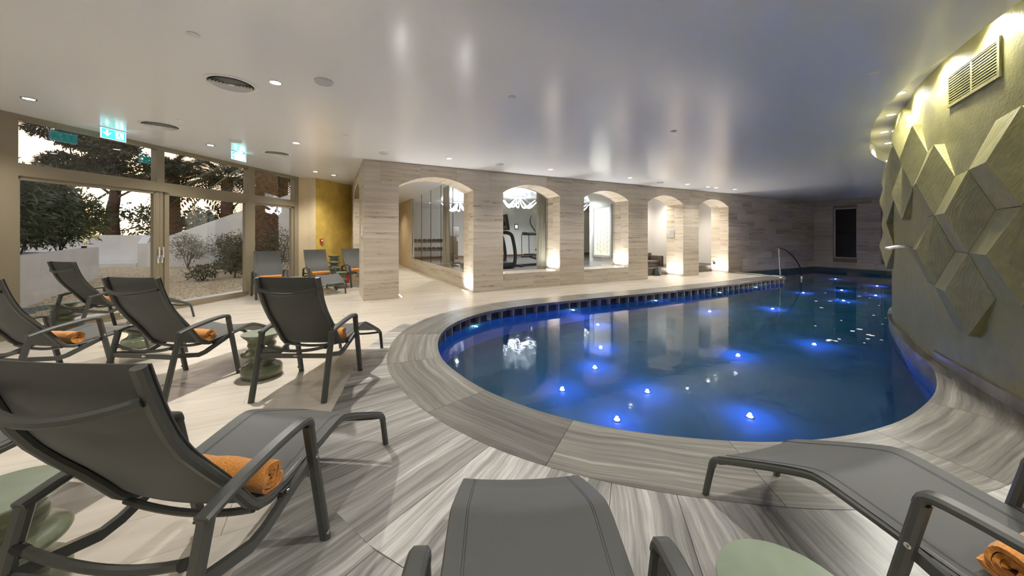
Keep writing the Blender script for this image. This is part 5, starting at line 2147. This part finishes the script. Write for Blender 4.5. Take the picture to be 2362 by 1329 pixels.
HG = 'oleander bushes along the planter wall'
for i, (x, y, R, H, lab) in enumerate(((-10.2, 6.6, 1.0, 2.3, 'tall dark oleander bush filling the pane beside the wide post'), (-11.6, 8.0, 1.1, 2.35, 'tall dark oleander bush in the middle of the planter hedge'), (-13.3, 9.5, 1.1, 2.3, 'dark oleander bush behind the middle of the planter hedge'), (-14.4, 11.2, 1.2, 2.1, 'dark oleander bush at the low end of the planter hedge by the steps'), (-9.6, 5.0, 1.0, 2.2, 'dark oleander bush mostly hidden by the wide post'))):
    shrub(x, y, .8, R, H, lab, M['leaf_dark'], 6500, .10, 20 + i, 1.7, 'oleander_bush', HG)
for i, (x, y, R, H, lab) in enumerate(((-14.9, 16.2, .72, 1.65, 'round brown shrub alone before the white ramp wall'), (-12.9, 16.4, .65, 1.75, 'spotlit yellow shrub beside the door stile'), (-11.9, 15.6, .6, 1.3, 'green shrub between spotlit shrub and palm trunk'),
                                        (-10.6, 13.3, .75, 1.6, 'olive shrub before the foot of the palm trunk'), (-9.0, 13.6, .8, 1.9, 'olive shrub between palm trunk and window edge'), (-9.6, 12.2, .5, 1.1, 'dark low shrub behind the dark lounger'))):
    shrub(x, y, GZ, R, H, lab, M['leaf_olive'], 2600, .07, 40 + i, 1.1, 'garden_shrub', 'shrubs at the foot of the ramp wall')
for i, (x, y, R, lab) in enumerate(((-10.0, 11.4, .45, 'low creeping plant on the gravel'), (-11.6, 14.4, .5, 'low dark plant beside the spotlit shrub'))):
    shrub(x, y, GZ, R, .5, lab, M['leaf_dark'], 500, .10, 60 + i, 1.2, 'creeping_plant')
# far belt of bushes
for i in range(7):
    x, y = -31 + i * 3.4, 25 + (i % 3) * 1.2
    shrub(x, y, .95, 2.0, 2.2 + .5 * (i % 2), 'far dark bush of the belt beyond the garden wall', M['leaf_dark'], 900, .32, 70 + i, 1.2, 'far_bush', 'far bushes beyond the garden wall')

# pine
r5 = random.Random(9)
pt = empty('pine_tree', (-22.6, 20, .95))
tag(pt, 'broad dark pine tree against the evening sky', 'tree')
mb = MB()
mb.tube(spline([(0, 0, -.1), (-.1, 0, 1.6), (.1, 0, 3.2), (-.4, 0, 5.0), (-.6, 0, 6.6)], .3), .34, 10, taper=lambda f: 1 - .7 * f)
mb.build('trunk', M['bark'], pt, smooth=60)
mb = MB()
bl = []
for x, z, rx, rz in ((-2.6, 4.6, 1.2, .55), (-1.4, 5.9, 1.5, .6), (-2.9, 6.3, .9, .4), (.2, 6.6, 1.3, .5), (.8, 5.2, 1.4, .6), (-.6, 4.4, 1.5, .55), (1.9, 4.5, 1.0, .5), (2.0, 5.9, .8, .35), (-2.0, 3.7, .9, .35), (1.2, 3.6, 1.1, .3), (-1.6, 7.2, .9, .35), (2.4, 3.4, .8, .35)):
    y = r5.uniform(-.8, .8)
    bl.append((x, y, z, rx, 1.1, rz))
    mb.tube(spline([(-.1, 0, z - .9), (x * .5, y * .5, z - .35), (x, y, z - .05)], .3), .09, 6, taper=lambda f: 1 - .7 * f)
mb.build('branches', M['bark'], pt)
foliage(bl, 18000, .19, r5, 1.3).build('foliage', M['leaf_pine'], pt, recalc=False)
pt2 = empty('small_tree', (-19.6, 21, .95))
tag(pt2, 'thin dark tree beside the setting sun', 'tree')
MB().tube(spline([(-.9, 0, 0), (-.95, 0, 1.6), (-.8, 0, 2.7)], .3), .11, 8, taper=lambda f: 1 - .6 * f).build('trunk', M['bark'], pt2)
foliage([(-.7, 0, 2.9, .9, .8, .35), (.9, 0, 1.4, .55, .6, .9)], 900, .16, r5, 1.3).build('foliage', M['leaf_pine'], pt2, recalc=False)


def palm(x, y, z0, H, r, lab, nf, fl, seed, lw=.05):
    rr = random.Random(seed)
    o = empty('palm_tree', (x, y, z0))
    tag(o, lab, 'palm tree', 'palms in the garden')
    mb = MB()
    prof = []
    k = int(H / .085)
    for i in range(k + 1):
        z = H * i / k
        q = r * (1.12 - .2 * min(1, z / H)) * (1 + .25 * max(0, .25 - z / H))
        prof += [(q * .97, z), (q * 1.05, z + H / k * .8)]
    mb.lathe(prof, 22)
    for i, v in enumerate(mb.v):
        a = atan2(v[1], v[0]); w = 1 + .05 * sin(a * 9 + (i // 44) * 2.1) + rr.uniform(-.02, .02)
        mb.v[i] = (v[0] * w, v[1] * w, v[2] + .03 * sin(a * 9 + (i // 44) * 1.3))
    mb.build('trunk', M['palm_bark'], o, smooth=30)
    for f in range(nf):
        a = rr.uniform(0, 2 * pi); tilt = rr.uniform(-.35, 1.25)
        L_ = fl * rr.uniform(.8, 1.1)
        mb = MB()
        pts = []
        for i in range(11):
            g = i / 10
            hz = cos(tilt) * L_ * g
            zz = sin(tilt) * L_ * g - .55 * L_ * g * g
            pts.append(Vector((cos(a) * (r * .5 + hz), sin(a) * (r * .5 + hz), H + zz)))
        mb.tube(pts, .022, 5, taper=lambda q: 1 - .8 * q)
        for i in range(1, 11):
            for e_ in (0, .5):
                p = pts[i].lerp(pts[min(10, i + 1)], e_)
                t = (pts[i] - pts[i - 1]).normalized()
                s = t.cross(Vector((0, 0, 1))).normalized()
                for sg in (-1, 1):
                    mb.leaf(p, s * sg + t * .7 + Vector((0, 0, -.15)), Vector((0, 0, 1)), L_ * .26 * (1 - .5 * abs(i / 10 - .4)), lw)
        mb.build('frond', M['leaf_palm'], o, recalc=False)
    return o


palm(-9.75, 14.0, GZ, 4.35, .37, 'thick trunked palm close to the window edge', 16, 2.2, 3)
palm(-21.2, 22, .95, 4.2, .36, 'palm with a sunlit red trunk beside the door stile', 44, 3.2, 4, .13)
palm(-18.2, 22.5, .95, 4.1, .30, 'palm with wide fronds behind the ramp wall', 44, 3.2, 5, .13)
palm(-15.6, 24, .95, 4.6, .30, 'palm behind the upper end of the ramp wall', 36, 3.0, 6, .13)

# garden spotlights
for i, (x, y, z, p, tx, ty, tz, lab) in enumerate(((-12.35, 15.75, GZ, 10, -12.85, 16.4, 1.2, 'garden spotlight shining up into the yellow shrub'), (-13.9, 11.45, .82, 6, -14.3, 12.2, 2.2, 'garden spotlight glowing in the planter hedge'), (-20.2, 18.4, 1.0, 6, -20.6, 19.6, 3, 'garden spotlight above the concrete wall under the sun'))):
    o = empty('garden_spotlight', (x, y, z))
    tag(o, lab, 'spotlight', 'garden spotlights')
    MB().lathe([(.012, 0), (.012, .14)], 8).build('spike', M['dark_metal'], o)
    MB().lathe([(.045, .12), (.06, .16), (.06, .24)], 14, cap=False).build('housing', M['dark_metal'], o, smooth=40)
    MB().lathe([(.055, .225), (.0005, .235)], 14, cap=False).build('lens', emis('spot_lens', (1, .75, .35), 60) if i == 0 else bpy.data.materials['spot_lens'], o)
    v = Vector((tx - x, ty - y, tz - z - .25))
    lamp('lamp', (0, 0, .27), p * 3, 80, (1, .78, .30), parent=o, rot=v.to_track_quat('-Z', 'Y').to_euler())
# pebbles by the planter wall
pb = MB()
r6 = random.Random(2)
for k in range(260):
    f = r6.random()
    x = -8.75 - 1.0 * f + r6.uniform(.2, .6); y = 4.7 + 2.4 * f + r6.uniform(-.2, .2)
    R = r6.uniform(.03, .075)
    k0 = len(pb.v)
    rot = r6.uniform(0, 3)
    for (u_, w_, h_) in ((1, 0, 0), (.5, .8, 0), (-.5, .8, 0), (-1, 0, 0), (-.5, -.8, 0), (.5, -.8, 0), (.55, 0, .7), (-.25, .45, .7), (-.25, -.45, .7)):
        uu = u_ * cos(rot) - w_ * sin(rot); ww = u_ * sin(rot) + w_ * cos(rot)
        pb.vert((x + uu * R, y + ww * R * .8, GZ + h_ * R * .8))
    for f_i in ((0, 1, 6), (1, 2, 7), (1, 7, 6), (2, 3, 7), (3, 4, 8), (3, 8, 7), (4, 5, 8), (5, 0, 6), (5, 6, 8), (6, 7, 8)):
        pb.face(*[k0 + q for q in f_i])
tag(pb.build('pebbles', simple('grey_pebble', (.20, .20, .19), .8), smooth=60), 'grey pebbles along the foot of the planter wall', 'pebbles', kind='stuff')
